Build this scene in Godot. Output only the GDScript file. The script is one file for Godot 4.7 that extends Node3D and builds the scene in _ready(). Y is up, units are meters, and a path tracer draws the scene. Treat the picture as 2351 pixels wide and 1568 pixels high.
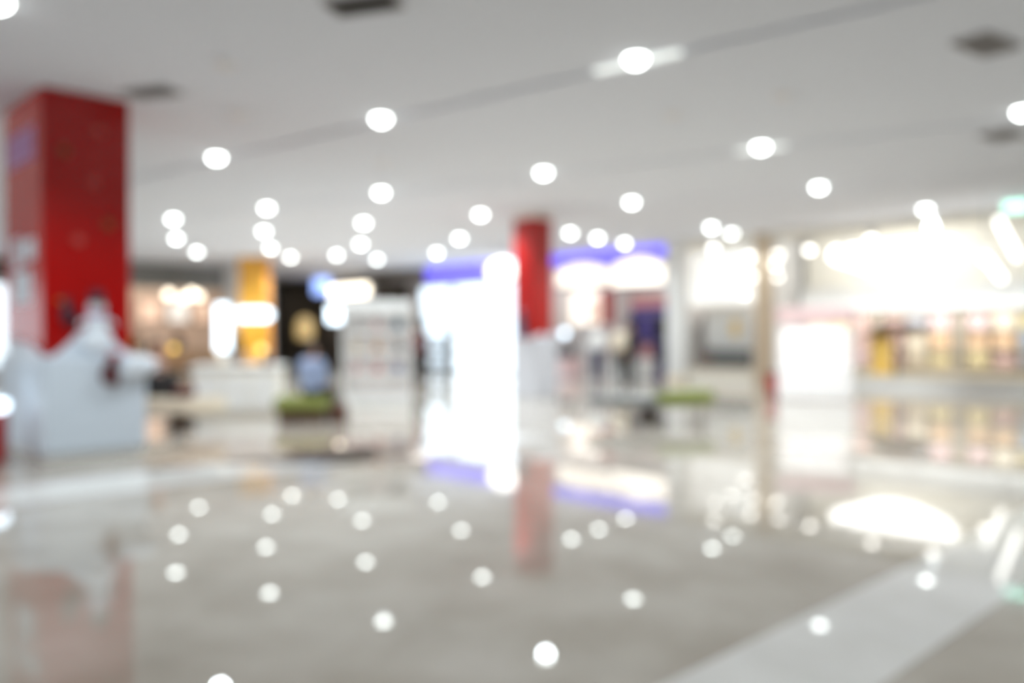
extends Node3D

# ---------------------------------------------------------------- measures
const EYE := Vector3(0, 1.4, 0)
const TOP := 4.27                  # ceiling height
const FPX := 1880.0                # focal length in pixels of the 2351 x 1568 frame
const DOME := 10.5
const SPOT := 8.0
var cam_basis: Basis
var M := {}
var counts := {}
# the two shop frontages run at 45 degrees to the view: along = direction of t, out = into the hall
var BACK := {"o": Vector3(0, 0, -30.5), "x": Vector3(0.70711, 0, 0.70711), "n": Vector3(-0.70711, 0, 0.70711), "turn": -PI / 4}
var LEFT := {"o": Vector3(-13, 0, -32), "x": Vector3(0.70711, 0, -0.70711), "n": Vector3(0.70711, 0, 0.70711), "turn": PI / 4}

# ---------------------------------------------------------------- sight lines
func ray(px: float, py: float) -> Vector3:
	return cam_basis * Vector3((px - 1175.5) / FPX, -(py - 784.0) / FPX, -1.0)

func at(px: float, py: float, depth: float) -> Vector3:
	var r := ray(px, py)
	return EYE + r * (depth / -r.z)

func on_level(px: float, py: float, h: float) -> Vector3:
	var r := ray(px, py)
	return EYE + r * ((h - EYE.y) / r.y)

func on_front(F: Dictionary, px: float, py: float, out: float) -> Vector2:
	var n: Vector3 = F.n
	var o: Vector3 = F.o
	var x: Vector3 = F.x
	var r := ray(px, py)
	var p := EYE + r * ((o + n * out - EYE).dot(n) / r.dot(n))
	return Vector2((p - o).dot(x), p.y)

func span(F: Dictionary, x0: float, x1: float, y0: float, y1: float, out: float) -> Dictionary:
	var xm := (x0 + x1) / 2.0
	var ym := (y0 + y1) / 2.0
	var ta := on_front(F, x0, ym, out).x
	var tb := on_front(F, x1, ym, out).x
	var ha := on_front(F, xm, y1, out).y
	var hb := on_front(F, xm, y0, out).y
	return {"t": (ta + tb) / 2.0, "w": absf(tb - ta), "lo": ha, "hi": hb, "h": hb - ha}

func front_point(F: Dictionary, t: float, h: float, out: float) -> Vector3:
	var o: Vector3 = F.o
	var x: Vector3 = F.x
	var n: Vector3 = F.n
	return o + x * t + n * out + Vector3(0, h, 0)

# ---------------------------------------------------------------- materials
func mat(key: String, c: Color, rough := 0.6, metal := 0.0) -> StandardMaterial3D:
	var m := StandardMaterial3D.new()
	m.resource_name = key
	m.albedo_color = c
	m.roughness = rough
	m.metallic = metal
	M[key] = m
	return m

func glow(key: String, c: Color, e: float) -> StandardMaterial3D:
	var m := mat(key, c.lerp(Color.WHITE, 0.4), 0.4)
	m.emission_enabled = true
	m.emission = c
	m.emission_energy_multiplier = e
	return m

func noise_tex(a: Color, b: Color, freq: float, sd: int, octaves := 4) -> NoiseTexture2D:
	var n := FastNoiseLite.new()
	n.seed = sd
	n.noise_type = FastNoiseLite.TYPE_SIMPLEX_SMOOTH
	n.frequency = freq
	n.fractal_octaves = octaves
	var g := Gradient.new()
	g.set_color(0, a)
	g.set_color(1, b)
	var t := NoiseTexture2D.new()
	t.width = 512
	t.height = 512
	t.seamless = true
	t.color_ramp = g
	t.noise = n
	return t

func stone(key: String, a: Color, b: Color, scale: float, sd: int, rough: float) -> void:
	var m := mat(key, Color.WHITE, rough)
	m.albedo_texture = noise_tex(a, b, 0.012, sd)
	m.uv1_triplanar = true
	m.uv1_world_triplanar = true
	m.uv1_scale = Vector3.ONE * scale

# ---------------------------------------------------------------- shapes
func quad(st: SurfaceTool, a: Vector3, b: Vector3, c: Vector3, d: Vector3) -> void:
	for p in [a, b, c, a, c, d]:
		st.add_vertex(p)

func oriented(st: SurfaceTool, pts: Array, middle: Vector3) -> void:
	# a convex face wound clockwise as seen from outside
	var n: Vector3 = (pts[1] - pts[0]).cross(pts[2] - pts[0])
	var c := Vector3.ZERO
	for p in pts:
		c += p
	c /= pts.size()
	var q := pts.duplicate()
	if n.dot(c - middle) > 0.0:
		q.reverse()
	for i in range(1, q.size() - 1):
		st.add_vertex(q[0])
		st.add_vertex(q[i])
		st.add_vertex(q[i + 1])

func begin() -> SurfaceTool:
	var st := SurfaceTool.new()
	st.begin(Mesh.PRIMITIVE_TRIANGLES)
	return st

func add_box(st: SurfaceTool, c: Vector3, size: Vector3, bevel := 0.01) -> void:
	st.set_smooth_group(-1)
	var h := size / 2.0
	var b := minf(bevel, minf(h.x, minf(h.y, h.z)) * 0.45)
	var v := {}
	for sx in [-1, 1]:
		for sy in [-1, 1]:
			for sz in [-1, 1]:
				var s := Vector3(sx, sy, sz)
				for ax in 3:
					var p := h - Vector3.ONE * b
					p[ax] = h[ax]
					v[[sx, sy, sz, ax]] = c + p * s
	for ax in 3:
		var u := (ax + 1) % 3
		var w := (ax + 2) % 3
		for s in [-1, 1]:
			var f := []
			for e in [[-1, -1], [1, -1], [1, 1], [-1, 1]]:
				var k := [0, 0, 0]
				k[ax] = s
				k[u] = e[0]
				k[w] = e[1]
				f.append(v[[k[0], k[1], k[2], ax]])
			oriented(st, f, c)
		for su in [-1, 1]:
			for sw in [-1, 1]:
				var f := []
				for e in [[-1, u], [1, u], [1, w], [-1, w]]:
					var k := [0, 0, 0]
					k[ax] = e[0]
					k[u] = su
					k[w] = sw
					f.append(v[[k[0], k[1], k[2], e[1]]])
				oriented(st, f, c)
	for sx in [-1, 1]:
		for sy in [-1, 1]:
			for sz in [-1, 1]:
				oriented(st, [v[[sx, sy, sz, 0]], v[[sx, sy, sz, 1]], v[[sx, sy, sz, 2]]], c)

func add_lathe(st: SurfaceTool, profile: Array, seg := 24, c := Vector3.ZERO, squash := Vector3.ONE) -> void:
	st.set_smooth_group(1)
	for i in seg:
		var a0 := TAU * i / seg
		var a1 := TAU * (i + 1) / seg
		for j in profile.size() - 1:
			var p: Vector2 = profile[j]
			var q: Vector2 = profile[j + 1]
			var A := c + Vector3(p.x * cos(a0), p.y, p.x * sin(a0)) * squash
			var B := c + Vector3(p.x * cos(a1), p.y, p.x * sin(a1)) * squash
			var C := c + Vector3(q.x * cos(a1), q.y, q.x * sin(a1)) * squash
			var D := c + Vector3(q.x * cos(a0), q.y, q.x * sin(a0)) * squash
			if p.x > 0.0001:
				for x in [A, B, C]:
					st.add_vertex(x)
			if q.x > 0.0001:
				for x in [A, C, D]:
					st.add_vertex(x)

func add_ball(st: SurfaceTool, c: Vector3, r: Vector3, seg := 20) -> void:
	var prof := []
	for i in 13:
		var a := PI * i / 12.0
		prof.append(Vector2(sin(a), -cos(a)))
	add_lathe(st, prof, seg, c, r)

func add_tube(st: SurfaceTool, pts: Array, r: float, seg := 8) -> void:
	st.set_smooth_group(1)
	for i in pts.size() - 1:
		var a: Vector3 = pts[i]
		var b: Vector3 = pts[i + 1]
		var d := (b - a).normalized()
		var u := d.cross(Vector3.RIGHT if absf(d.x) < 0.8 else Vector3.UP).normalized()
		var w := d.cross(u)
		for k in seg:
			var e0 := (u * cos(TAU * k / seg) + w * sin(TAU * k / seg)) * r
			var e1 := (u * cos(TAU * (k + 1) / seg) + w * sin(TAU * (k + 1) / seg)) * r
			oriented(st, [a + e0, a + e1, b + e1, b + e0], (a + b) / 2.0)
			oriented(st, [a, a + e0, a + e1], (a + b) / 2.0)
			oriented(st, [b, b + e0, b + e1], (a + b) / 2.0)

func add_prism(st: SurfaceTool, poly: PackedVector2Array, z0: float, z1: float) -> void:
	# outline in x/y, thickness along z
	st.set_smooth_group(-1)
	var p := poly
	if Geometry2D.is_polygon_clockwise(p):
		p = p.duplicate()
		p.reverse()
	var tri := Geometry2D.triangulate_polygon(p)
	for i in range(0, tri.size(), 3):
		var a := p[tri[i]]
		var b := p[tri[i + 1]]
		var c := p[tri[i + 2]]
		if (b - a).cross(c - a) > 0.0:
			var s := b
			b = c
			c = s
		for q in [a, b, c]:
			st.add_vertex(Vector3(q.x, q.y, z1))
		for q in [a, c, b]:
			st.add_vertex(Vector3(q.x, q.y, z0))
	for i in p.size():
		var a := p[i]
		var b := p[(i + 1) % p.size()]
		quad(st, Vector3(a.x, a.y, z1), Vector3(b.x, b.y, z1), Vector3(b.x, b.y, z0), Vector3(a.x, a.y, z0))

func ellipse(rx: float, ry: float, n := 28, c := Vector2.ZERO) -> PackedVector2Array:
	var p := PackedVector2Array()
	for i in n:
		p.append(c + Vector2(cos(TAU * i / n) * rx, sin(TAU * i / n) * ry))
	return p

# ---------------------------------------------------------------- nodes
func numbered(called: String) -> String:
	var n: int = counts.get(called, 0)
	counts[called] = n + 1
	return called if n == 0 else "%s_%03d" % [called, n]

func obj(called: String, st: SurfaceTool, m: Material, parent: Node3D = self) -> MeshInstance3D:
	st.generate_normals()
	var o := MeshInstance3D.new()
	o.name = numbered(called) if parent == self else called
	o.mesh = st.commit()
	o.material_override = m
	parent.add_child(o, true)
	return o

func box(called: String, m: Material, c: Vector3, size: Vector3, parent: Node3D = self, bevel := 0.01) -> MeshInstance3D:
	var st := begin()
	add_box(st, Vector3.ZERO, size, bevel)
	var o := obj(called, st, m, parent)
	o.position = c
	return o

func tag(o: Node3D, label: String, category: String, group := "") -> Node3D:
	o.set_meta("label", label)
	o.set_meta("category", category)
	if group:
		o.set_meta("group", group)
	return o

func thing(called: String, label: String, category: String, where := Vector3.ZERO, turn := 0.0, group := "") -> Node3D:
	var o := Node3D.new()
	o.name = numbered(called)
	add_child(o, true)
	o.position = where
	o.rotation.y = turn
	return tag(o, label, category, group)

func front_thing(called: String, label: String, category: String, F: Dictionary, t: float, h: float, out: float, group := "") -> Node3D:
	return thing(called, label, category, front_point(F, t, h, out), F.turn, group)

func struct(o: Node3D) -> Node3D:
	o.set_meta("kind", "structure")
	return o

func front_wall(called: String, m: Material, F: Dictionary, t0: float, t1: float, h0: float, h1: float, out0: float, out1: float) -> MeshInstance3D:
	var o := box(called, m, front_point(F, (t0 + t1) / 2, (h0 + h1) / 2, (out0 + out1) / 2), Vector3(t1 - t0, h1 - h0, absf(out1 - out0)), self, 0.005)
	o.rotation.y = F.turn
	struct(o)
	return o

func dup(src: Node3D, label: String, where: Vector3, turn := 0.0) -> Node3D:
	var c: Node3D = src.duplicate()
	c.name = numbered(String(src.name).rstrip("0123456789").trim_suffix("_"))
	add_child(c, true)
	c.position = where
	c.rotation.y = turn
	c.set_meta("label", label)
	return c

func area_light(called: String, where: Vector3, facing: Vector3, w: float, h: float, e: float, c: Color, along := Vector3.ZERO) -> void:
	var l := AreaLight3D.new()
	l.name = called
	l.area_size = Vector2(w, h)
	l.light_energy = e
	l.light_color = c
	l.shadow_enabled = true
	l.area_range = 60.0
	add_child(l, true)
	var z := -facing.normalized()
	var x := along if along != Vector3.ZERO else Vector3.UP.cross(z).normalized()
	l.transform = Transform3D(Basis(x, z.cross(x), z), where)

func spot_light(called: String, where: Vector3, e: float, c: Color, angle := 72.0) -> void:
	var l := SpotLight3D.new()
	l.name = called
	l.light_energy = e
	l.light_color = c
	l.spot_angle = angle
	l.spot_angle_attenuation = 0.6
	l.spot_range = 40.0
	l.spot_attenuation = 2.0
	l.light_size = 0.09
	l.shadow_enabled = true
	add_child(l, true)
	l.position = where
	l.rotation.x = -PI / 2

# ---------------------------------------------------------------- bodies
func blob(bones: Array, k: float, cell: float) -> ArrayMesh:
	# smooth union of tapered capsules, meshed as surface nets
	var lo := Vector3.ONE * 1e9
	var hi := -lo
	for b in bones:
		var rr := maxf(b[2], b[3]) + k + cell * 2
		for q in [b[0], b[1]]:
			lo = lo.min(q - Vector3.ONE * rr)
			hi = hi.max(q + Vector3.ONE * rr)
	var n := Vector3i(((hi - lo) / cell).ceil()) + Vector3i.ONE
	var f := PackedFloat32Array()
	f.resize(n.x * n.y * n.z)
	f.fill(1.0)
	for b in bones:
		var a: Vector3 = b[0]
		var ab: Vector3 = b[1] - a
		var ra: float = b[2]
		var rb: float = b[3]
		var m := maxf(ra, rb) + k * 1.5 + cell * 2
		var bl := Vector3i(((a.min(b[1]) - Vector3.ONE * m - lo) / cell).floor()).clamp(Vector3i.ZERO, n - Vector3i.ONE)
		var bh := Vector3i(((a.max(b[1]) + Vector3.ONE * m - lo) / cell).ceil()).clamp(Vector3i.ZERO, n - Vector3i.ONE)
		var l2 := maxf(ab.length_squared(), 1e-9)
		for z in range(bl.z, bh.z + 1):
			for y in range(bl.y, bh.y + 1):
				var row := (z * n.y + y) * n.x
				for x in range(bl.x, bh.x + 1):
					var pa := lo + Vector3(x, y, z) * cell - a
					var t := clampf(pa.dot(ab) / l2, 0.0, 1.0)
					var d := (pa - ab * t).length() - lerpf(ra, rb, t)
					var o := f[row + x]
					var h := maxf(k - absf(d - o), 0.0) / k
					f[row + x] = minf(d, o) - h * h * k * 0.25
	var id := {}
	var vs := PackedVector3Array()
	var st := begin()
	st.set_smooth_group(1)
	var sx := 1
	var sy := n.x
	var sz := n.x * n.y
	for z in n.z - 1:
		for y in n.y - 1:
			for x in n.x - 1:
				var i := z * sz + y * sy + x
				var inside := 0
				for c in [i, i + sx, i + sy, i + sx + sy, i + sz, i + sx + sz, i + sy + sz, i + sx + sy + sz]:
					if f[c] < 0.0:
						inside += 1
				if inside == 0 or inside == 8:
					continue
				var sum := Vector3.ZERO
				var hits := 0
				for e in [[0, 1], [2, 3], [4, 5], [6, 7], [0, 2], [1, 3], [4, 6], [5, 7], [0, 4], [1, 5], [2, 6], [3, 7]]:
					var p := Vector3(e[0] & 1, (e[0] >> 1) & 1, e[0] >> 2)
					var q := Vector3(e[1] & 1, (e[1] >> 1) & 1, e[1] >> 2)
					var fp := f[i + int(p.x) * sx + int(p.y) * sy + int(p.z) * sz]
					var fq := f[i + int(q.x) * sx + int(q.y) * sy + int(q.z) * sz]
					if (fp < 0.0) != (fq < 0.0):
						sum += p.lerp(q, fp / (fp - fq))
						hits += 1
				id[i] = vs.size()
				vs.append(lo + (Vector3(x, y, z) + sum / hits) * cell)
	for i in id:
		for ax in [[sx, sy, sz], [sy, sz, sx], [sz, sx, sy]]:
			var a: float = f[i]
			var b: float = f[i + ax[0]]
			if (a < 0.0) == (b < 0.0):
				continue
			var q := [i, i - ax[1], i - ax[1] - ax[2], i - ax[2]]
			if not (id.has(q[1]) and id.has(q[2]) and id.has(q[3])):
				continue
			var v := [vs[id[q[0]]], vs[id[q[1]]], vs[id[q[2]]], vs[id[q[3]]]]
			if a < 0.0:
				v.reverse()
			for j in [0, 2, 1, 0, 3, 2]:
				st.add_vertex(v[j])
	st.generate_normals()
	return st.commit()

func cap(a: Vector3, b: Vector3, ra: float, rb: float) -> Array:
	return [a, b, ra, rb]

func hand(w: Vector3, d: Vector3, side: Vector3, curl: Vector3) -> Array:
	# palm, four fingers of different lengths with a bend, a thumb off the side of the palm
	var p := w + d * 0.085
	var out := [cap(w, w + d * 0.03, 0.027, 0.03)]
	for i in 4:
		var s := side * (i - 1.5) * 0.021
		out.append(cap(w + d * 0.02 + s * 0.6, p + s, 0.015, 0.012))
		var len1: float = [0.030, 0.036, 0.034, 0.026][i]
		var k := p + s + d * len1 + curl * 0.008
		out.append(cap(p + s, k, 0.0105, 0.0095))
		out.append(cap(k, k + (d * 0.7 + curl * 0.7) * len1, 0.0095, 0.008))
	var base := w + d * 0.035 - side * 0.028
	var mid := base + (d * 0.7 - side * 0.7) * 0.034
	out.append(cap(w + d * 0.03, base, 0.018, 0.014))
	out.append(cap(base, mid, 0.013, 0.011))
	out.append(cap(mid, mid + (d * 0.95 + curl * 0.3) * 0.03, 0.011, 0.009))
	return out

var body_cache := {}

func body_meshes(pose: String) -> Dictionary:
	if body_cache.has(pose):
		return body_cache[pose]
	var sit := pose == "sit"
	var dy := -0.40 if sit else 0.0
	var V := func(x: float, y: float, z: float) -> Vector3: return Vector3(x, y + dy, z)
	var torso := []
	var legs := []
	var arms := []
	var feet := []
	var hands := []
	torso.append(cap(V.call(-0.075, 0.93, 0), V.call(-0.055, 1.12, 0.005), 0.105, 0.095))
	torso.append(cap(V.call(0.075, 0.93, 0), V.call(0.055, 1.12, 0.005), 0.105, 0.095))
	torso.append(cap(V.call(-0.055, 1.12, 0.005), V.call(-0.085, 1.33, 0), 0.095, 0.105))
	torso.append(cap(V.call(0.055, 1.12, 0.005), V.call(0.085, 1.33, 0), 0.095, 0.105))
	torso.append(cap(V.call(-0.15, 1.40, -0.01), V.call(0.15, 1.40, -0.01), 0.06, 0.06))
	var neck := [cap(V.call(0, 1.40, -0.01), V.call(0, 1.53, 0.005), 0.058, 0.05)]
	for s in [-1.0, 1.0]:
		var shoulder: Vector3 = V.call(0.175 * s, 1.385, -0.01)
		var elbow: Vector3 = V.call(0.225 * s, 1.11, -0.03) if not sit else V.call(0.24 * s, 1.12, 0.03)
		var wrist: Vector3 = V.call(0.235 * s, 0.87, 0.05) if not sit else V.call(0.13 * s, 1.03, 0.27)
		var d := (wrist - elbow).normalized()
		arms.append([cap(shoulder, elbow, 0.054, 0.042), cap(elbow, wrist, 0.041, 0.027)])
		if sit:
			hands.append(hand(wrist, d, Vector3(s, 0, 0.3).normalized() * 1.0, Vector3.DOWN))
		else:
			hands.append(hand(wrist, Vector3(0, -1, 0.12).normalized(), Vector3(0, 0, -1), Vector3(-s, 0, 0)))
		var hip := Vector3(0.095 * s, 0.9 + dy, 0.0)
		var knee := Vector3(0.10 * s, 0.49, 0.02) if not sit else Vector3(0.14 * s, 0.50, 0.42)
		var ankle := Vector3(0.10 * s, 0.09, -0.02) if not sit else Vector3(0.14 * s, 0.09, 0.38)
		legs.append([cap(hip, knee, 0.088, 0.058), cap(knee, ankle, 0.056, 0.037)])
		feet.append([cap(ankle + Vector3(0, -0.045, -0.02), ankle + Vector3(0.015 * s, -0.055, 0.16), 0.04, 0.033)])
	var skin := torso + neck
	for i in 2:
		skin += arms[i] + legs[i] + feet[i]
	var head := neck.duplicate()
	head.append(cap(V.call(0, 1.615, -0.01), V.call(0, 1.625, 0.02), 0.088, 0.08))
	head.append(cap(V.call(0, 1.575, 0.03), V.call(0, 1.545, 0.05), 0.06, 0.042))
	head.append(cap(V.call(0, 1.615, 0.097), V.call(0, 1.583, 0.112), 0.009, 0.014))
	head.append(cap(V.call(-0.022, 1.552, 0.094), V.call(0.022, 1.552, 0.094), 0.007, 0.007))
	for s in [-1.0, 1.0]:
		head.append(cap(V.call(0.088 * s, 1.61, 0.0), V.call(0.086 * s, 1.575, 0.008), 0.016, 0.012))
	# body = one mesh: trunk and limbs, then a finer head and finer hands added to it
	var st := begin()
	st.append_from(blob(skin, 0.03, 0.022), 0, Transform3D())
	st.append_from(blob(head, 0.012, 0.01), 0, Transform3D())
	for h in hands:
		st.append_from(blob(h, 0.006, 0.005), 0, Transform3D())
	var hair := [cap(V.call(0, 1.64, -0.035), V.call(0, 1.655, 0.02), 0.085, 0.078), cap(V.call(0, 1.60, -0.06), V.call(0, 1.55, -0.055), 0.06, 0.045)]
	var shirt := []
	for b in torso:
		shirt.append(cap(b[0], b[1], b[2] + 0.014, b[3] + 0.014))
	for i in 2:
		shirt.append(cap(arms[i][0][0], arms[i][0][1], 0.066, 0.055))
		shirt.append(cap(arms[i][1][0], arms[i][1][0].lerp(arms[i][1][1], 0.5), 0.054, 0.046))
	var trousers := [cap(V.call(-0.08, 0.93, 0), V.call(0.08, 0.93, 0), 0.118, 0.118)]
	var shoes := []
	for i in 2:
		trousers.append(cap(legs[i][0][0], legs[i][0][1], 0.103, 0.074))
		trousers.append(cap(legs[i][1][0], legs[i][1][1], 0.072, 0.056))
		shoes.append(cap(feet[i][0][0], feet[i][0][1], 0.045, 0.038))
	body_cache[pose] = {"body": st.commit(), "hair": blob(hair, 0.02, 0.012), "shirt": blob(shirt, 0.03, 0.022), "trousers": blob(trousers, 0.03, 0.022), "shoe": [blob([shoes[0]], 0.01, 0.015), blob([shoes[1]], 0.01, 0.015)]}
	return body_cache[pose]

func person(pose: String, label: String, where: Vector3, turn: float, shirt: Material, trousers: Material) -> Node3D:
	var b := body_meshes(pose)
	var p := thing("person", label, "person", where, turn)
	for part in [["body", b.body, M.skin], ["shirt", b.shirt, shirt], ["trousers", b.trousers, trousers], ["hair", b.hair, M.hair], ["shoe", b.shoe[0], M.shoe], ["shoe", b.shoe[1], M.shoe]]:
		var o := MeshInstance3D.new()
		o.name = part[0]
		o.mesh = part[1]
		o.material_override = part[2]
		p.add_child(o, true)
	return p

# ---------------------------------------------------------------- scene
func _ready() -> void:
	# camera: 28.8 mm lens on 36 x 24, focused far in front of everything, so that all of the hall is out of focus
	cam_basis = Basis.from_euler(Vector3(deg_to_rad(-0.37), 0, deg_to_rad(-0.28)))
	var cam := Camera3D.new()
	cam.name = "camera"
	var lens := CameraAttributesPhysical.new()
	lens.frustum_focal_length = 28.78
	lens.frustum_focus_distance = 0.43
	lens.frustum_near = 0.05
	lens.frustum_far = 200.0
	lens.exposure_aperture = 2.8
	cam.attributes = lens
	add_child(cam)
	cam.position = EYE
	cam.basis = cam_basis
	cam.current = true
	var env := Environment.new()
	env.background_mode = Environment.BG_COLOR
	env.background_color = Color(0.02, 0.02, 0.02)
	env.tonemap_mode = Environment.TONE_MAPPER_LINEAR
	env.tonemap_exposure = 1.45
	env.sdfgi_enabled = true
	env.ssao_enabled = true
	env.ssil_enabled = true
	var we := WorldEnvironment.new()
	we.name = "environment"
	we.environment = env
	add_child(we)
	make_materials()
	shell()
	ceiling_fittings()
	columns()
	left_shop()
	far_shops()
	light_wall()
	fashion_shop()
	window_shop()
	right_shop()
	hall_things()

func make_materials() -> void:
	stone("floor_stone", Color(0.61, 0.57, 0.52), Color(0.76, 0.735, 0.695), 0.09, 3, 0.0)
	M.floor_stone.metallic_specular = 0.6
	M.floor_stone.uv1_triplanar = false
	M.floor_stone.uv1_scale = Vector3(22, 18, 1)
	stone("band_stone", Color(0.83, 0.82, 0.80), Color(0.88, 0.87, 0.855), 0.3, 5, 0.0)
	mat("ceiling_paint", Color(0.855, 0.862, 0.885), 0.9)
	mat("wall_paint", Color(0.87, 0.86, 0.85), 0.8)
	mat("warm_paint", Color(0.90, 0.82, 0.75), 0.8)
	mat("dark_paint", Color(0.33, 0.31, 0.28), 0.6)
	mat("cream_paint", Color(0.92, 0.90, 0.85), 0.6)
	stone("beige_stone", Color(0.70, 0.62, 0.52), Color(0.78, 0.71, 0.61), 0.6, 12, 0.35)
	stone("brown_stone", Color(0.57, 0.50, 0.45), Color(0.65, 0.58, 0.53), 0.3, 15, 0.0)
	stone("wood", Color(0.76, 0.64, 0.50), Color(0.84, 0.74, 0.60), 0.7, 13, 0.5)
	stone("dark_wood", Color(0.28, 0.20, 0.14), Color(0.38, 0.28, 0.20), 0.7, 14, 0.5)
	mat("red", Color(0.64, 0.04, 0.035), 0.2)
	mat("red_satin", Color(0.66, 0.07, 0.055), 0.3)
	mat("column_white", Color(0.80, 0.84, 0.88), 0.35)
	mat("snow_white", Color(0.86, 0.89, 0.92), 0.6)
	mat("capital", Color(0.90, 0.86, 0.83), 0.7)
	mat("yellow", Color(0.88, 0.64, 0.20), 0.4)
	mat("orange", Color(0.95, 0.60, 0.10), 0.4)
	mat("lit_side_red", Color(0.74, 0.22, 0.18), 0.25)
	mat("pale_red", Color(0.70, 0.24, 0.21), 0.5)
	mat("olive", Color(0.52, 0.22, 0.05), 0.5)
	mat("lilac", Color(0.66, 0.45, 0.66), 0.35)
	mat("plum", Color(0.22, 0.09, 0.16), 0.4)
	mat("teal", Color(0.16, 0.42, 0.52), 0.5)
	mat("black", Color(0.06, 0.055, 0.055), 0.5)
	mat("charcoal", Color(0.16, 0.16, 0.17), 0.6)
	mat("grey", Color(0.50, 0.50, 0.49), 0.6)
	mat("steel", Color(0.62, 0.63, 0.65), 0.3, 0.8)
	mat("white", Color(0.90, 0.90, 0.89), 0.45)
	mat("cream", Color(0.92, 0.87, 0.78), 0.5)
	mat("green", Color(0.50, 0.53, 0.26), 0.8)
	mat("navy", Color(0.13, 0.13, 0.30), 0.8)
	mat("violet", Color(0.36, 0.33, 0.60), 0.7)
	mat("slate_blue", Color(0.52, 0.56, 0.68), 0.8)
	mat("maroon", Color(0.32, 0.08, 0.08), 0.7)
	mat("rose", Color(0.80, 0.58, 0.56), 0.7)
	mat("pink", Color(0.90, 0.78, 0.77), 0.6)
	mat("pale_rose", Color(0.88, 0.74, 0.70), 0.7)
	mat("pale_grey", Color(0.76, 0.76, 0.78), 0.7)
	mat("peach", Color(0.93, 0.78, 0.62), 0.7)
	mat("pale_blue", Color(0.76, 0.80, 0.86), 0.7)
	mat("sand", Color(0.90, 0.83, 0.64), 0.7)
	mat("pale_wood", Color(0.92, 0.88, 0.81), 0.6)
	mat("tan", Color(0.76, 0.60, 0.45), 0.6)
	mat("gold", Color(0.93, 0.78, 0.42), 0.45)
	mat("brown", Color(0.36, 0.23, 0.17), 0.6)
	mat("skin", Color(0.80, 0.60, 0.48), 0.55)
	mat("hair", Color(0.07, 0.05, 0.045), 0.5)
	mat("shoe", Color(0.15, 0.13, 0.12), 0.5)
	mat("shirt_blue", Color(0.58, 0.64, 0.76), 0.85)
	mat("pink_cloth", Color(0.70, 0.58, 0.54), 0.85)
	mat("cloth_black", Color(0.05, 0.04, 0.045), 0.85)
	mat("cloth_brown", Color(0.14, 0.09, 0.075), 0.85)
	mat("cloth_grey", Color(0.30, 0.28, 0.29), 0.85)
	mat("vent", Color(0.62, 0.60, 0.59), 0.6)
	mat("dark_vent", Color(0.22, 0.2, 0.17), 0.6)
	mat("detector", Color(0.90, 0.88, 0.87), 0.6)
	glow("dome", Color(0.97, 1.0, 0.99), DOME)
	glow("track_bulb", Color(1.0, 0.99, 0.96), 5.0)
	glow("slot_glow", Color(0.97, 1.0, 0.99), 0.55)
	glow("cool_box", Color(0.90, 0.96, 1.0), 1.0)
	glow("dim_box", Color(0.86, 0.94, 1.0), 0.45)
	glow("wall_box", Color(0.87, 0.945, 1.0), 1.4)
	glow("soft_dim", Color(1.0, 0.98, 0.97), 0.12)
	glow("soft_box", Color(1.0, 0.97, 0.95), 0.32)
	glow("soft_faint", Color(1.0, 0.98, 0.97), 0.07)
	glow("cool_bright", Color(0.86, 0.94, 1.0), 2.4)
	glow("blue_box", Color(0.60, 0.72, 1.0), 1.5)
	glow("warm_box", Color(1.0, 0.96, 0.90), 0.85)
	glow("warm_bright", Color(1.0, 0.95, 0.86), 3.2)
	glow("white_bright", Color(1.0, 1.0, 0.98), 2.4)
	glow("cream_box", Color(1.0, 0.995, 0.975), 0.27)
	glow("violet_neon", Color(0.34, 0.30, 0.97), 0.75)
	glow("peach_box", Color(1.0, 0.84, 0.72), 0.25)
	glow("gold_bulb", Color(1.0, 0.80, 0.33), 1.6)
	glow("mint", Color(0.70, 0.97, 0.89), 1.6)

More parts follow.
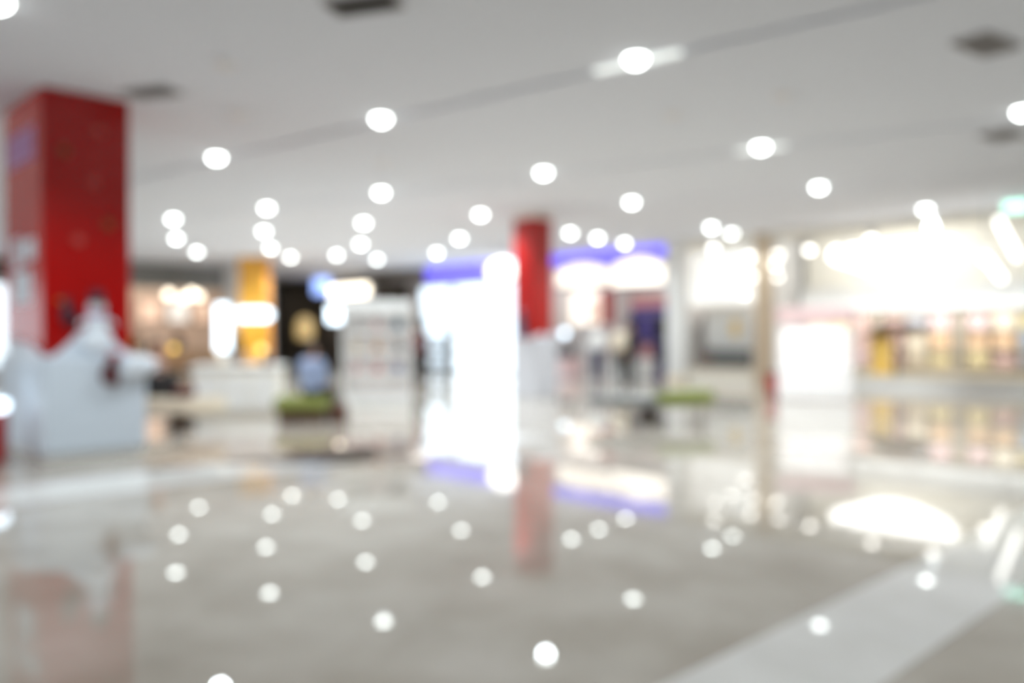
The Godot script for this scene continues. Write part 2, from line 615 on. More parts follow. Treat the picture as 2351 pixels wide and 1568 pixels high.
func shell() -> void:
	# floor slab with pale stone border bands let into it
	var slab := BoxMesh.new()
	slab.size = Vector3(50, 0.3, 64)
	var fl := MeshInstance3D.new()
	fl.name = "floor"
	fl.mesh = slab
	fl.material_override = M.floor_stone
	fl.position = Vector3(-1, -0.15, -20)
	add_child(fl)
	struct(fl)
	var bands := [[on_level(1530, 1568, 0), on_level(1960, 1350, 0), on_level(2030, 1568, 0), 7.0, 9.0]]
	for b in [[Vector2(1530, 1568), Vector2(1965, 1357), Vector2(2030, 1568), 3.0, 14.5], [Vector2(0, 1165), Vector2(600, 1090), Vector2(0, 1120), 3.0, 6.5]]:
		var p: Vector3 = on_level(b[0].x, b[0].y, 0)
		var q: Vector3 = on_level(b[1].x, b[1].y, 0)
		var s: Vector3 = on_level(b[2].x, b[2].y, 0)
		var d := (q - p).normalized()
		var side := d.cross(Vector3.UP).normalized()
		var w := (s - p).dot(side)
		var c := p + side * w / 2 + d * (float(b[4]) - float(b[3])) / 2
		var o := box("stone_band", M.band_stone, c - fl.position + Vector3(0, 0.001, 0), Vector3(absf(w), 0.006, float(b[3]) + float(b[4])), fl, 0.001)
		o.rotation.y = atan2(d.x, d.z)
	var b0 := on_level(300, 1068, 0)
	var b1 := on_level(1000, 1005, 0)
	box("stone_band", M.brown_stone, Vector3((b0.x + b1.x) / 2, 0, (b0.z + b1.z) / 2) - fl.position * Vector3(1, 1, 1) + Vector3(0, 0.001, 0), Vector3(b1.x - b0.x, 0.006, b0.z - b1.z), fl, 0.001)
	# ceiling: structural slab, and under it plasterboard panels parted by shadow grooves along the lamp rows
	var ce := box("ceiling", M.ceiling_paint, Vector3(-1, TOP + 0.20, -20), Vector3(50, 0.3, 64), self, 0.0)
	struct(ce)
	var cuts: Array[PackedVector2Array] = [PackedVector2Array([Vector2(-26, -52), Vector2(24, -52), Vector2(24, 12), Vector2(-26, 12)])]
	for g in [[Vector2(497, 366), Vector2(1460, 143)], [Vector2(875, 445), Vector2(1747, 342)], [Vector2(835, 514), Vector2(1880, 433)]]:
		var a := on_level(g[0].x, g[0].y, TOP)
		var b := on_level(g[1].x, g[1].y, TOP)
		var d := Vector2(b.x - a.x, b.z - a.z).normalized()
		var o := Vector2(a.x, a.z)
		var s := d.orthogonal() * 0.075
		var slot := PackedVector2Array([o - d * 90 + s, o + d * 90 + s, o + d * 90 - s, o - d * 90 - s])
		var next: Array[PackedVector2Array] = []
		for c in cuts:
			next.append_array(Geometry2D.clip_polygons(c, slot))
		cuts = next
	for c in cuts:
		var st := begin()
		add_prism(st, c, -0.025, 0.025)
		var o := obj("plaster_panel", st, M.ceiling_paint, ce)
		o.rotation.x = PI / 2
		o.position = Vector3(1, -0.175, 20)
	# outer walls of the hall
	struct(box("wall_left", M.wall_paint, Vector3(-26.1, TOP / 2, -20), Vector3(0.2, TOP + 0.2, 64), self, 0.0))
	area_light("side_fill_light", Vector3(-20, 2.2, -2), Vector3.RIGHT, 10.0, 3.0, 38.0, Color(0.96, 0.98, 1.0))  # unseen fill light, added to brighten the left side of the red column
	struct(box("wall_right", M.wall_paint, Vector3(24.1, TOP / 2, -20), Vector3(0.2, TOP + 0.2, 64), self, 0.0))
	struct(box("wall_front", M.wall_paint, Vector3(-1, TOP / 2, 12.1), Vector3(50.4, TOP + 0.2, 0.2), self, 0.0))
	struct(box("wall_far", M.wall_paint, Vector3(-1, TOP / 2, -52.1), Vector3(50.4, TOP + 0.2, 0.2), self, 0.0))
	# frontage on the far right diagonal: back wall of the shops, dividing walls, heads over the openings
	front_wall("wall_back", M.wall_paint, BACK, -17.9, 22.5, 0, TOP, -5.6, -5.4)
	var D := [-17.8, -13.3, -4.95, 1.6, 7.3, 10.2, 22.4]
	for i in D.size():
		front_wall("wall_divider", M.dark_paint if i < 2 else M.wall_paint, BACK, D[i] - 0.1, D[i] + 0.1, 0, TOP, -5.38, -0.35)
	front_wall("trim_1", M.dark_paint, BACK, -17.9, -5.0, 3.95, TOP, -0.02, 0.18)
	front_wall("trim_2", M.cream_paint, BACK, 7.3, 10.1, 4.0, TOP, -0.02, 0.18)
	front_wall("trim_3", M.cream_paint, BACK, 10.2, 22.5, 4.02, TOP, -0.02, 0.18)
	# frontage on the left diagonal
	front_wall("wall_left_shop", M.warm_paint, LEFT, -9.0, 3.9, 0, TOP, -4.2, -4.0)
	front_wall("wall_left_end", M.wall_paint, LEFT, 3.8, 4.0, 0, TOP, -3.98, 0.1)
	front_wall("wall_left_near", M.wall_paint, LEFT, -17.9, -3.2, 0, TOP, -0.2, 0.0)
	front_wall("trim_4", M.grey, LEFT, -3.2, 3.8, 3.75, TOP, -0.1, 0.1)

func downlight(row: String, px: float, py: float, label: String, strength: float) -> void:
	var p := on_level(px, py, TOP - 0.045)
	p.y = TOP
	var d := thing("ceiling_downlight", label, "downlight", p, 0.0, row)
	var st := begin()
	add_lathe(st, [Vector2(0.10, -0.005), Vector2(0.14, -0.012), Vector2(0.15, 0.0), Vector2(0.15, 0.004), Vector2(0.09, 0.09), Vector2(0, 0.09)], 24)
	obj("housing", st, M.white, d)
	st = begin()
	var prof := [Vector2(0.0, -0.085)]
	for i in range(1, 4):
		var a := PI / 2 * i / 3.0
		prof.append(Vector2(0.105 * sin(a), -0.085 * cos(a)))
	add_lathe(st, prof, 16)
	obj("lens", st, M.dome, d)
	spot_light("downlight_beam", p + Vector3(0, -0.10, 0), SPOT * strength, Color(0.94, 0.98, 1.0))

func ceiling_fittings() -> void:
	var rows := [
		["downlights of the nearest row", "round white downlight in the ceiling row nearest the camera, %s from the left", [[497, 366], [875, 278], [1460, 143]]],
		["downlights of the second row", "round white downlight in the second ceiling row, %s from the left", [[398, 505], [613, 480], [875, 445], [1248, 400], [1747, 342], [2349, 262]]],
		["downlights of the third row", "round white downlight in the third ceiling row, %s from the left", [[405, 549], [606, 533], [835, 514], [1103, 495], [1450, 467], [1880, 433]]],
		["downlights of the fourth row", "round white downlight in the fourth ceiling row, %s from the left", [[452, 580], [621, 571], [828, 562], [1055, 549], [1309, 537, 0.6], [1633, 524, 0.25], [2125, 483, 1.3]]],
		["downlights of the farthest row", "small far downlight in the farthest ceiling row, %s from the left", [[667, 592], [773, 587], [866, 597, 0.6], [1003, 582, 0.5], [1372, 548, 0.35], [1434, 560, 0.25], [1680, 538, 0.15]]],
	]
	var order := ["first", "second", "third", "fourth", "fifth", "sixth", "seventh"]
	for r in rows:
		for i in r[2].size():
			var q: Array = r[2][i]
			downlight(r[0], q[0], q[1], r[1] % order[i], q[2] if q.size() > 2 else 1.0)
	downlight("", -6, 14, "round white downlight cut off by the top left corner of the photo", 1.0)
	# lamps behind the camera, as the hall goes on there
	for p in [Vector3(-5, TOP, 1), Vector3(3.5, TOP, 0.5), Vector3(9, TOP, -3), Vector3(-14, TOP, -6), Vector3(-1, TOP, 6), Vector3(8, TOP, 5), Vector3(-10, TOP, 5), Vector3(-16, TOP, -14), Vector3(14, TOP, -8)]:
		spot_light("hall_beam", p + Vector3(0, -0.1, 0), SPOT * 1.2, Color(0.94, 0.98, 1.0))
	# light spill along the groove beside the nearest lamps, drawn as glowing strips
	for s in [[1460, 143, Vector2(497, 366), 1.0, "painted light spill in the groove at the largest ceiling downlight"], [1747, 342, Vector2(875, 445), 0.75, "painted light spill in the groove at the right downlight of the second row"]]:
		var c := on_level(s[0], s[1], TOP)
		var e := on_level(s[2].x, s[2].y, TOP)
		var d := c - e
		var st := begin()
		add_box(st, Vector3.ZERO, Vector3(s[3], 0.03, 0.13), 0.01)
		var o := obj("groove_spill", st, M.slot_glow)
		o.position = Vector3(c.x, TOP + 0.005, c.z)
		o.rotation.y = atan2(-d.z, d.x)
		tag(o, s[4], "light strip")
	# air vents
	var vents := [[835, 12, 0.62, 0.3, "dark air vent at the top edge of the ceiling"], [350, 213, 0.6, 0.3, "grey air vent on the ceiling beside the large red column"], [2262, 104, 0.66, 0.34, "long grey air vent on the ceiling at top right"], [2300, 312, 0.6, 0.4, "small brownish air vent on the ceiling at the right edge"]]
	for v in vents:
		var p := on_level(v[0], v[1], TOP - 0.02)
		p.y = TOP
		var t := thing("ceiling_vent", v[4], "air vent", p, 0.6 if v[0] > 1500 else -0.3)
		var vm: Material = M.dark_vent if v[1] < 50 else M.vent
		box("back_plate", vm, Vector3(0, -0.008, 0), Vector3(v[2], 0.014, v[3]), t, 0.003)
		for s in [-1, 1]:
			box("frame_bar", M.vent, Vector3(0, -0.02, s * v[3] / 2), Vector3(v[2], 0.03, 0.03), t, 0.005)
			box("frame_bar", M.vent, Vector3(s * v[2] / 2, -0.02, 0), Vector3(0.03, 0.03, v[3]), t, 0.005)
		for i in 5:
			var o := box("slat", vm, Vector3(0, -0.022, (i - 2) * v[3] / 6.0), Vector3(v[2] - 0.04, 0.006, 0.03), t, 0.001)
			o.rotation.x = 0.6
	var spots := [[515, 152, "smoke detector above and left of the second downlight, nearest the red column"], [547, 266, "smoke detector on the ceiling between the red column and the groove lamps"], [880, 376, "smoke detector between two downlights left of the ceiling centre"], [1545, 266, "smoke detector below the largest ceiling downlight"], [1795, 222, "faint smoke detector right of the largest ceiling downlight"]]
	for v in spots:
		var p := on_level(v[0], v[1], TOP - 0.02)
		p.y = TOP
		var t := thing("smoke_detector", v[2], "smoke detector", p, 0.0, "smoke detectors")
		var st := begin()
		add_lathe(st, [Vector2(0, -0.03), Vector2(0.1, -0.028), Vector2(0.12, -0.015), Vector2(0.12, 0)], 20)
		obj("base", st, M.detector, t)
		st = begin()
		add_lathe(st, [Vector2(0, -0.065), Vector2(0.05, -0.06), Vector2(0.065, -0.03)], 16)
		obj("sensor_cap", st, M.detector, t)

func columns() -> void:
	# --- large red column on the left, standing cornerwise, on a white base dressed as snow
	var near := at(100, 772, 9.3)
	near.y = 0
	var turn := deg_to_rad(45.0)
	var col := thing("red_column", "large square red festive column with white snow base at left", "column", near, turn)
	# local +x runs along the right face (away to the right), local -z along the left face (away to the left) is (-x side)
	# corner at the origin; right face: x 0..sr at z = 0; left face: z 0..-sl at x = 0
	var sr := 0.96
	var sl := 1.55
	var shaft := box("shaft", M.red, Vector3(sr / 2, (1.2 + TOP) / 2, -sl / 2), Vector3(sr, TOP - 1.2, sl), col, 0.012)
	var pr := 0.30
	var pl := 0.12
	box("base", M.column_white, Vector3((sr - pl) / 2 + 0.06, 0.65, (pr - sl) / 2 - 0.03), Vector3(sr + pl + 0.02, 1.1, sl + pr + 0.06), col, 0.02)
	box("plinth", M.white, Vector3((sr - pl) / 2 + 0.06, 0.05, (pr - sl) / 2 - 0.03), Vector3(sr + pl - 0.06, 0.1, sl + pr - 0.02), col, 0.01)
	# snow drifts rising from the base edge
	var drift := PackedVector2Array([Vector2(-pl + 0.02, 1.2), Vector2(0.08, 1.2), Vector2(0.20, 1.30), Vector2(0.30, 1.40), Vector2(0.38, 1.50), Vector2(0.52, 1.54), Vector2(0.66, 1.5), Vector2(0.74, 1.34), Vector2(0.84, 1.25), Vector2(0.94, 1.2)])
	drift.append_array(PackedVector2Array([Vector2(0.94, 1.1), Vector2(-pl + 0.02, 1.1)]))
	var st := begin()
	add_prism(st, drift, 0.02, 0.12)
	obj("snow_drift", st, M.snow_white, col)
	st = begin()
	add_prism(st, PackedVector2Array([Vector2(0, 1.1), Vector2(0, 1.2), Vector2(-0.2, 1.28), Vector2(-0.5, 1.36), Vector2(-0.8, 1.34), Vector2(-1.15, 1.42), Vector2(-1.15, 1.1)]), 0.0, 0.08)
	var dl := obj("snow_drift", st, M.snow_white, col)
	dl.rotation.y = -PI / 2
	dl.position = Vector3(-0.01, 0, 0)
	box("lit_side_tint", M.lit_side_red, Vector3(-0.004, (1.25 + TOP) / 2, -sl / 2), Vector3(0.008, TOP - 1.3, sl - 0.04), col, 0.002)  # lighter red sheet paints in the light falling on the left face
	# round printed stars on the right face
	for d in [[228, 303, "pale_red"], [148, 346, "olive"], [216, 421, "pale_red"], [250, 515, "olive"], [180, 551, "pale_red"]]:
		var r := ray(d[0], d[1])
		var n := Vector3(0.70711, 0, 0.70711)
		var p := EYE + r * ((near - EYE).dot(n) / r.dot(n))
		var lx := (p - near).dot(Vector3(0.70711, 0, -0.70711))
		st = begin()
		var star := PackedVector2Array()
		for i in 12:
			star.append(Vector2(cos(TAU * i / 12.0), sin(TAU * i / 12.0)) * (0.085 if i % 2 == 0 else 0.05))
		add_prism(st, star, 0.0, 0.008)
		var s := obj("star_print", st, M[d[2]], col)
		s.position = Vector3(lx, p.y, 0.001)
	# lilac patch and white prints on the left face
	for d in [[20, 80, 285, 395, "lilac", "lilac patch"], [32, 50, 545, 620, "snow_white", "white letter shape"], [58, 82, 545, 600, "snow_white", "white letter shape"], [36, 72, 620, 700, "snow_white", "white figure shape"]]:
		var n := Vector3(-0.70711, 0, 0.70711)
		var c := []
		for q in [Vector2(d[0], d[3]), Vector2(d[1], d[2])]:
			var r := ray(q.x, q.y)
			c.append(EYE + r * ((near - EYE).dot(n) / r.dot(n)))
		var z0: float = (c[0] - near).dot(Vector3(0.70711, 0, 0.70711))
		var z1: float = (c[1] - near).dot(Vector3(0.70711, 0, 0.70711))
		var o := box("face_mark", M[d[4]], Vector3(-0.012, (c[0].y + c[1].y) / 2, (z0 + z1) / 2), Vector3(0.008, c[1].y - c[0].y, absf(z1 - z0)), col, 0.002)
		o.set_meta("label", d[5])
	# snowman standing on the base
	var at_col := func(x: float, y: float, z: float) -> Vector3: return near + Vector3(x, 0, z).rotated(Vector3.UP, turn) + Vector3(0, y, 0)
	var sm := thing("snowman", "white snowman figure with dark hat standing against the large red column", "figurine", at_col.call(0.50, 1.2, 0.215), turn)
	st = begin()
	add_ball(st, Vector3(0, 0.16, 0), Vector3(0.17, 0.17, 0.09))
	add_ball(st, Vector3(0, 0.38, 0), Vector3(0.125, 0.13, 0.08))
	add_ball(st, Vector3(0, 0.56, 0), Vector3(0.095, 0.10, 0.08))
	obj("body", st, M.snow_white, sm)
	st = begin()
	add_lathe(st, [Vector2(0, 0.76), Vector2(0.07, 0.755), Vector2(0.075, 0.65), Vector2(0.12, 0.64), Vector2(0.12, 0.625), Vector2(0, 0.625)], 20)
	obj("hat", st, M.plum, sm)
	st = begin()
	add_lathe(st, [Vector2(0.09, 0.49), Vector2(0.115, 0.475), Vector2(0.09, 0.455)], 20)
	obj("scarf", st, M.lilac, sm)
	for s in [-1, 1]:
		st = begin()
		add_tube(st, [Vector3(0.10 * s, 0.40, 0), Vector3(0.17 * s, 0.40, 0.01), Vector3(0.19 * s, 0.34, 0.02)], 0.018)
		obj("arm", st, M.snow_white, sm)
	st = begin()
	add_lathe(st, [Vector2(0.018, 0), Vector2(0, 0.06)], 10)
	var nose := obj("nose", st, M.orange, sm)
	nose.position = Vector3(0, 0.56, 0.078)
	nose.rotation.x = PI / 2
	for s in [-1, 1]:
		st = begin()
		add_ball(st, Vector3(0.035 * s, 0.59, 0.075), Vector3.ONE * 0.012, 8)
		obj("eye", st, M.black, sm)
	# dark bird shape, red stocking, snowball
	var b := thing("bird_ornament", "dark plum bird ornament on the red column left of the snowman", "ornament", at_col.call(0.23, 1.56, 0.07), turn)
	st = begin()
	add_ball(st, Vector3(0, 0.12, 0), Vector3(0.07, 0.13, 0.06))
	add_ball(st, Vector3(-0.02, 0.27, 0), Vector3(0.05, 0.05, 0.05))
	obj("body", st, M.plum, b)
	st = begin()
	add_prism(st, PackedVector2Array([Vector2(0.05, 0.2), Vector2(0.15, 0.02), Vector2(0.08, 0.03), Vector2(0.02, 0.1)]), -0.02, 0.02)
	obj("wing", st, M.plum, b)
	st = begin()
	add_lathe(st, [Vector2(0.018, 0), Vector2(0, 0.05)], 8)
	var bk := obj("beak", st, M.orange, b)
	bk.position = Vector3(-0.066, 0.27, 0)
	bk.rotation.z = PI / 2
	var sk := thing("stocking", "red stocking hung on the white base of the large red column", "stocking", at_col.call(0.60, 0.98, 0.345), turn)
	st = begin()
	add_prism(st, PackedVector2Array([Vector2(-0.06, 0.1), Vector2(0.03, 0.22), Vector2(0.08, 0.2), Vector2(0.05, 0.05), Vector2(0.1, -0.08), Vector2(0.06, -0.13), Vector2(-0.06, -0.1), Vector2(-0.1, -0.02)]), -0.03, 0.03)
	obj("sock", st, M.maroon, sk)
	box("cuff", M.pale_red, Vector3(0.045, 0.22, 0), Vector3(0.13, 0.05, 0.07), sk, 0.01)
	var sb := thing("snowball", "white snowball ornament at the right edge of the large column base", "ornament", at_col.call(0.93, 1.02, 0.36), turn)
	st = begin()
	add_ball(st, Vector3(0, 0.05, 0), Vector3(0.20, 0.13, 0.10))
	add_ball(st, Vector3(-0.11, -0.01, 0), Vector3(0.12, 0.09, 0.08))
	obj("ball", st, M.snow_white, sb)
	# --- red stand with a glowing top at the left edge
	var ls := at(-30, 915, 9.2)
	var rs := thing("red_stand", "low red stand with glowing white top at the left edge", "display stand", Vector3(ls.x, 0, ls.z), 0.35)
	box("body", M.red_satin, Vector3(0, 0.29, 0), Vector3(0.36, 0.58, 0.3), rs, 0.02)
	box("light_box", M.cool_bright, Vector3(0, 0.64, 0), Vector3(0.38, 0.12, 0.32), rs, 0.02)
	# --- middle red column
	var mc := at(1226, 905, 18.7)
	mc.y = 0
	var mid := thing("red_column", "slim red column on white base in the middle of the hall", "column", mc, turn)
	var s := 0.66
	box("shaft", M.red_satin, Vector3(s / 2, (1.3 + 4.12) / 2, -s / 2), Vector3(s, 4.12 - 1.3, s), mid, 0.03)
	box("capital", M.capital, Vector3(s / 2, (4.12 + TOP) / 2, -s / 2), Vector3(s + 0.03, TOP - 4.12, s + 0.03), mid, 0.01)
	box("base", M.pale_grey, Vector3(s / 2 + 0.03, 0.68, -s / 2 + 0.03), Vector3(s + 0.12, 1.36, s + 0.12), mid, 0.02)
	st = begin()
	add_prism(st, PackedVector2Array([Vector2(-0.02, 1.3), Vector2(-0.02, 1.38), Vector2(0.2, 1.45), Vector2(0.4, 1.38), Vector2(0.62, 1.5), Vector2(0.68, 1.3)]), 0.015, 0.07)
	obj("snow_drift", st, M.snow_white, mid)
	var tf := thing("tree_ornament", "small teal tree ornament on the base of the slim red column", "ornament", mc + Vector3(-0.13, 1.36, 0).rotated(Vector3.UP, turn) + Vector3(0, 0, 0) + Vector3(-0.05, 0, -0.12), 0.0)
	st = begin()
	add_lathe(st, [Vector2(0.14, 0.06), Vector2(0.07, 0.28), Vector2(0.11, 0.28), Vector2(0.05, 0.46), Vector2(0.08, 0.46), Vector2(0, 0.66)], 14)
	obj("foliage", st, M.teal, tf)
	st = begin()
	add_lathe(st, [Vector2(0.03, 0), Vector2(0.03, 0.08)], 10)
	obj("trunk", st, M.dark_wood, tf)
	tf.position = at(1196, 770, 18.75)
	tf.position.y = 1.36
	# --- yellow column far left, and the pale one beside it
	var yc := at(581, 850, 29.3)
	yc.y = 0
	var ye := thing("yellow_column", "tall square yellow column far back at left", "column", yc, 0.12)
	box("shaft", M.yellow, Vector3(0, TOP / 2, -0.45), Vector3(0.96, TOP, 0.9), ye, 0.01)
	box("side_panel", M.orange, Vector3(0.49, TOP / 2 + 0.1, -0.45), Vector3(0.02, TOP - 0.3, 0.86), ye, 0.004)
	box("skirting", M.dark_wood, Vector3(0, 0.08, -0.45), Vector3(1.02, 0.16, 0.96), ye, 0.01)
	var wc := at(545, 850, 31.2)
	wc.y = 0
	var wh := thing("white_column", "pale white column just left of the yellow column", "column", wc, turn)
	box("shaft", M.wall_paint, Vector3(0.1, TOP / 2, -0.5), Vector3(0.2, TOP, 1.0), wh, 0.01)
	box("skirting", M.grey, Vector3(0.1, 0.07, -0.5), Vector3(0.26, 0.14, 1.06), wh, 0.01)

func globe(label: String, p: Vector3, r: float, m: Material, group := "") -> void:
	var t := thing("pendant_lamp", label, "pendant lamp", p, 0.0, group)
	var st := begin()
	add_ball(st, Vector3.ZERO, Vector3.ONE * r, 16)
	obj("globe", st, m, t)
	st = begin()
	add_tube(st, [Vector3(0, r * 0.95, 0), Vector3(0, TOP - p.y, 0)], 0.008, 6)
	obj("cord", st, M.black, t)
	st = begin()
	add_lathe(st, [Vector2(0.05, TOP - p.y - 0.03), Vector2(0.06, TOP - p.y)], 12)
	obj("ceiling_rose", st, M.black, t)

func shelf_unit(label: String, F: Dictionary, t: float, out: float, w: float, h: float, levels: int, m: Material, depth := 0.4) -> Node3D:
	var s := front_thing("shelf_unit", label, "shelf unit", F, t, 0, out)
	box("back_board", m, Vector3(0, h / 2, -depth / 2 + 0.015), Vector3(w, h, 0.03), s, 0.004)
	for k in [-1, 1]:
		box("side_board", m, Vector3(k * (w / 2 - 0.02), h / 2, 0.015), Vector3(0.04, h, depth - 0.03), s, 0.004)
	for i in levels + 1:
		box("shelf", m, Vector3(0, 0.06 + (h - 0.12) * i / levels, 0.015), Vector3(w - 0.08, 0.03, depth - 0.03), s, 0.004)
	return s

func left_shop() -> void:
	# warm food shop behind the large red column
	area_light("food_shop_light", front_point(LEFT, 0.2, TOP - 0.2, -2.0), Vector3.DOWN, 5.0, 2.5, 7.0, Color(1.0, 0.93, 0.87), LEFT.x)
	globe("cream globe lamp hanging alone left of the shop's white globes", at(388, 676, 32.5), 0.16, M.warm_bright)
	for g in [[424, 684, "left"], [440, 672, "middle"], [456, 680, "right"]]:
		globe("white globe lamp in the cluster of the warm left shop, %s one of three" % g[2], at(g[0], g[1], 32.8), 0.14, M.warm_bright, "globe cluster in the warm shop")
	globe("golden bulb lamp in front of the yellow column", at(600, 803, 28.6), 0.13, M.gold_bulb)
	globe("golden bulb lamp below the tall white blade sign", at(502, 802, 30.6), 0.12, M.gold_bulb)
	globe("pale yellow lamp low in the warm shop left of centre", at(398, 800, 31.6), 0.12, M.gold_bulb)
	# menu boards along the back wall
	var a := span(LEFT, 318, 370, 690, 740, -3.9)
	for m in [[318, 372, "peach_box", "lit peach menu board at the left of the warm shop"], [384, 436, "cream_box", "lit cream menu board in the middle of the warm shop"], [446, 486, "peach_box", "lit peach menu board at the right of the warm shop"]]:
		var r := span(LEFT, m[0], m[1], 690, 742, -3.85)
		var t := front_thing("menu_board", m[3], "menu board", LEFT, r.t, r.lo, -3.9)
		box("screen", M[m[2]], Vector3(0, r.h / 2, 0), Vector3(r.w - 0.08, r.h - 0.08, 0.06), t, 0.01)
		box("frame", M.dark_wood, Vector3(0, r.h / 2, -0.02), Vector3(r.w, r.h, 0.06), t, 0.01)
	# counter
	var c := span(LEFT, 330, 600, 815, 868, -0.6)
	var ct := front_thing("shop_counter", "long brown serving counter of the warm left shop", "counter", LEFT, 0.3, 0, -0.9)
	box("body", M.wood, Vector3(0, 0.46, 0), Vector3(5.6, 0.92, 0.7), ct, 0.02)
	box("worktop", M.cream, Vector3(0, 0.945, 0.03), Vector3(5.7, 0.05, 0.8), ct, 0.01)
	box("kick_board", M.black, Vector3(0, 0.05, 0.36), Vector3(5.5, 0.1, 0.02), ct, 0.004)
	for i in 6:
		box("front_panel", M.tan, Vector3(-2.3 + 0.92 * i, 0.5, 0.36), Vector3(0.84, 0.7, 0.03), ct, 0.01)
	var yb := thing("yellow_box", "bright yellow box on the counter right behind the large red column", "box", front_point(LEFT, -1.75, 0.97, -0.9), PI / 4)
	box("body", M.gold, Vector3(0, 0.18, 0), Vector3(0.55, 0.36, 0.4), yb, 0.02)
	box("lid", M.yellow, Vector3(0, 0.38, 0), Vector3(0.58, 0.05, 0.43), yb, 0.01)
	person("stand", "standing person in black top behind the left counter, nearest the red column", front_point(LEFT, -0.95, 0, -2.0), PI / 4, M.cloth_black, M.charcoal)
	person("stand", "standing person in brown top behind the counter below the white globes", front_point(LEFT, 0.75, 0, -1.9), PI / 4 + 0.3, M.cloth_brown, M.charcoal)
	person("stand", "standing person in dark clothes between the blade sign and yellow column", at(545, 870, 27.6) * Vector3(1, 0, 1), 2.4, M.cloth_black, M.cloth_grey)
	# blade sign and pill sign by the yellow column
	var bs := thing("blade_sign", "tall glowing white blade sign left of the yellow column", "sign", at(512, 752, 30.0), 0.1)
	box("light_box", M.cool_bright, Vector3(0, 0, 0), Vector3(0.5, 1.7, 0.16), bs, 0.04)
	box("bracket", M.steel, Vector3(0, -0.88, 0), Vector3(0.3, 0.06, 0.1), bs, 0.01)
	box("post", M.steel, Vector3(0, (-0.88 - bs.position.y) / 2, 0), Vector3(0.07, bs.position.y - 0.9, 0.07), bs, 0.01)
	var ps := thing("pill_sign", "glowing white pill sign in front of the yellow column", "sign", at(584, 722, 28.2), 0.1)
	var st := begin()
	var pill := PackedVector2Array()
	for i in 20:
		var q := PI * (i % 10) / 9.0 - PI / 2 + (PI if i >= 10 else 0.0)
		pill.append(Vector2((0.4 if i < 10 else -0.4) + cos(q) * 0.2, sin(q) * 0.2))
	add_prism(st, pill, -0.06, 0.06)
	obj("light_box", st, M.cool_bright, ps)
	st = begin()
	for s in [-1, 1]:
		add_tube(st, [Vector3(0.3 * s, 0.19, 0), Vector3(0.3 * s, TOP - ps.position.y, 0)], 0.012, 6)
	obj("hanger", st, M.steel, ps)
	# lit shopfront left of the column
	var lb := front_thing("light_box", "glowing white shopfront light box at the far left edge behind the red column", "light box", LEFT, -11.2, 0.4, 0.05)
	for i in 6:
		box("diffuser", M.cool_box, Vector3(-5.5 + 2.2 * i, 1.45, 0.03), Vector3(2.14, 2.8, 0.06), lb, 0.01)
	box("frame", M.steel, Vector3(0, 1.45, -0.005), Vector3(13.3, 2.95, 0.05), lb, 0.01)
	area_light("left_front_light", front_point(LEFT, -11.2, 1.85, 0.2), LEFT.n, 13.0, 2.8, 2.2, Color(0.95, 0.98, 1.0), LEFT.x)
	var lv := front_thing("shop_fascia", "dark grey fascia over the glowing shopfront at the far left edge", "fascia", LEFT, -11.2, 3.5, 0.05)
	box("panel", M.dark_paint, Vector3(0, 0.3, 0.03), Vector3(13.2, 0.55, 0.06), lv, 0.01)
	box("lower_trim", M.charcoal, Vector3(0, 0.0, 0.03), Vector3(13.3, 0.05, 0.08), lv, 0.01)
	var wt := front_thing("shop_fascia", "grey shop fascia above the opening of the warm left shop", "fascia", LEFT, -0.3, 3.35, 0.0)
	box("panel", M.grey, Vector3(0, 0.19, 0), Vector3(5.6, 0.38, 0.12), wt, 0.01)
	box("lower_trim", M.cream, Vector3(0, -0.03, 0), Vector3(5.6, 0.06, 0.16), wt, 0.01)

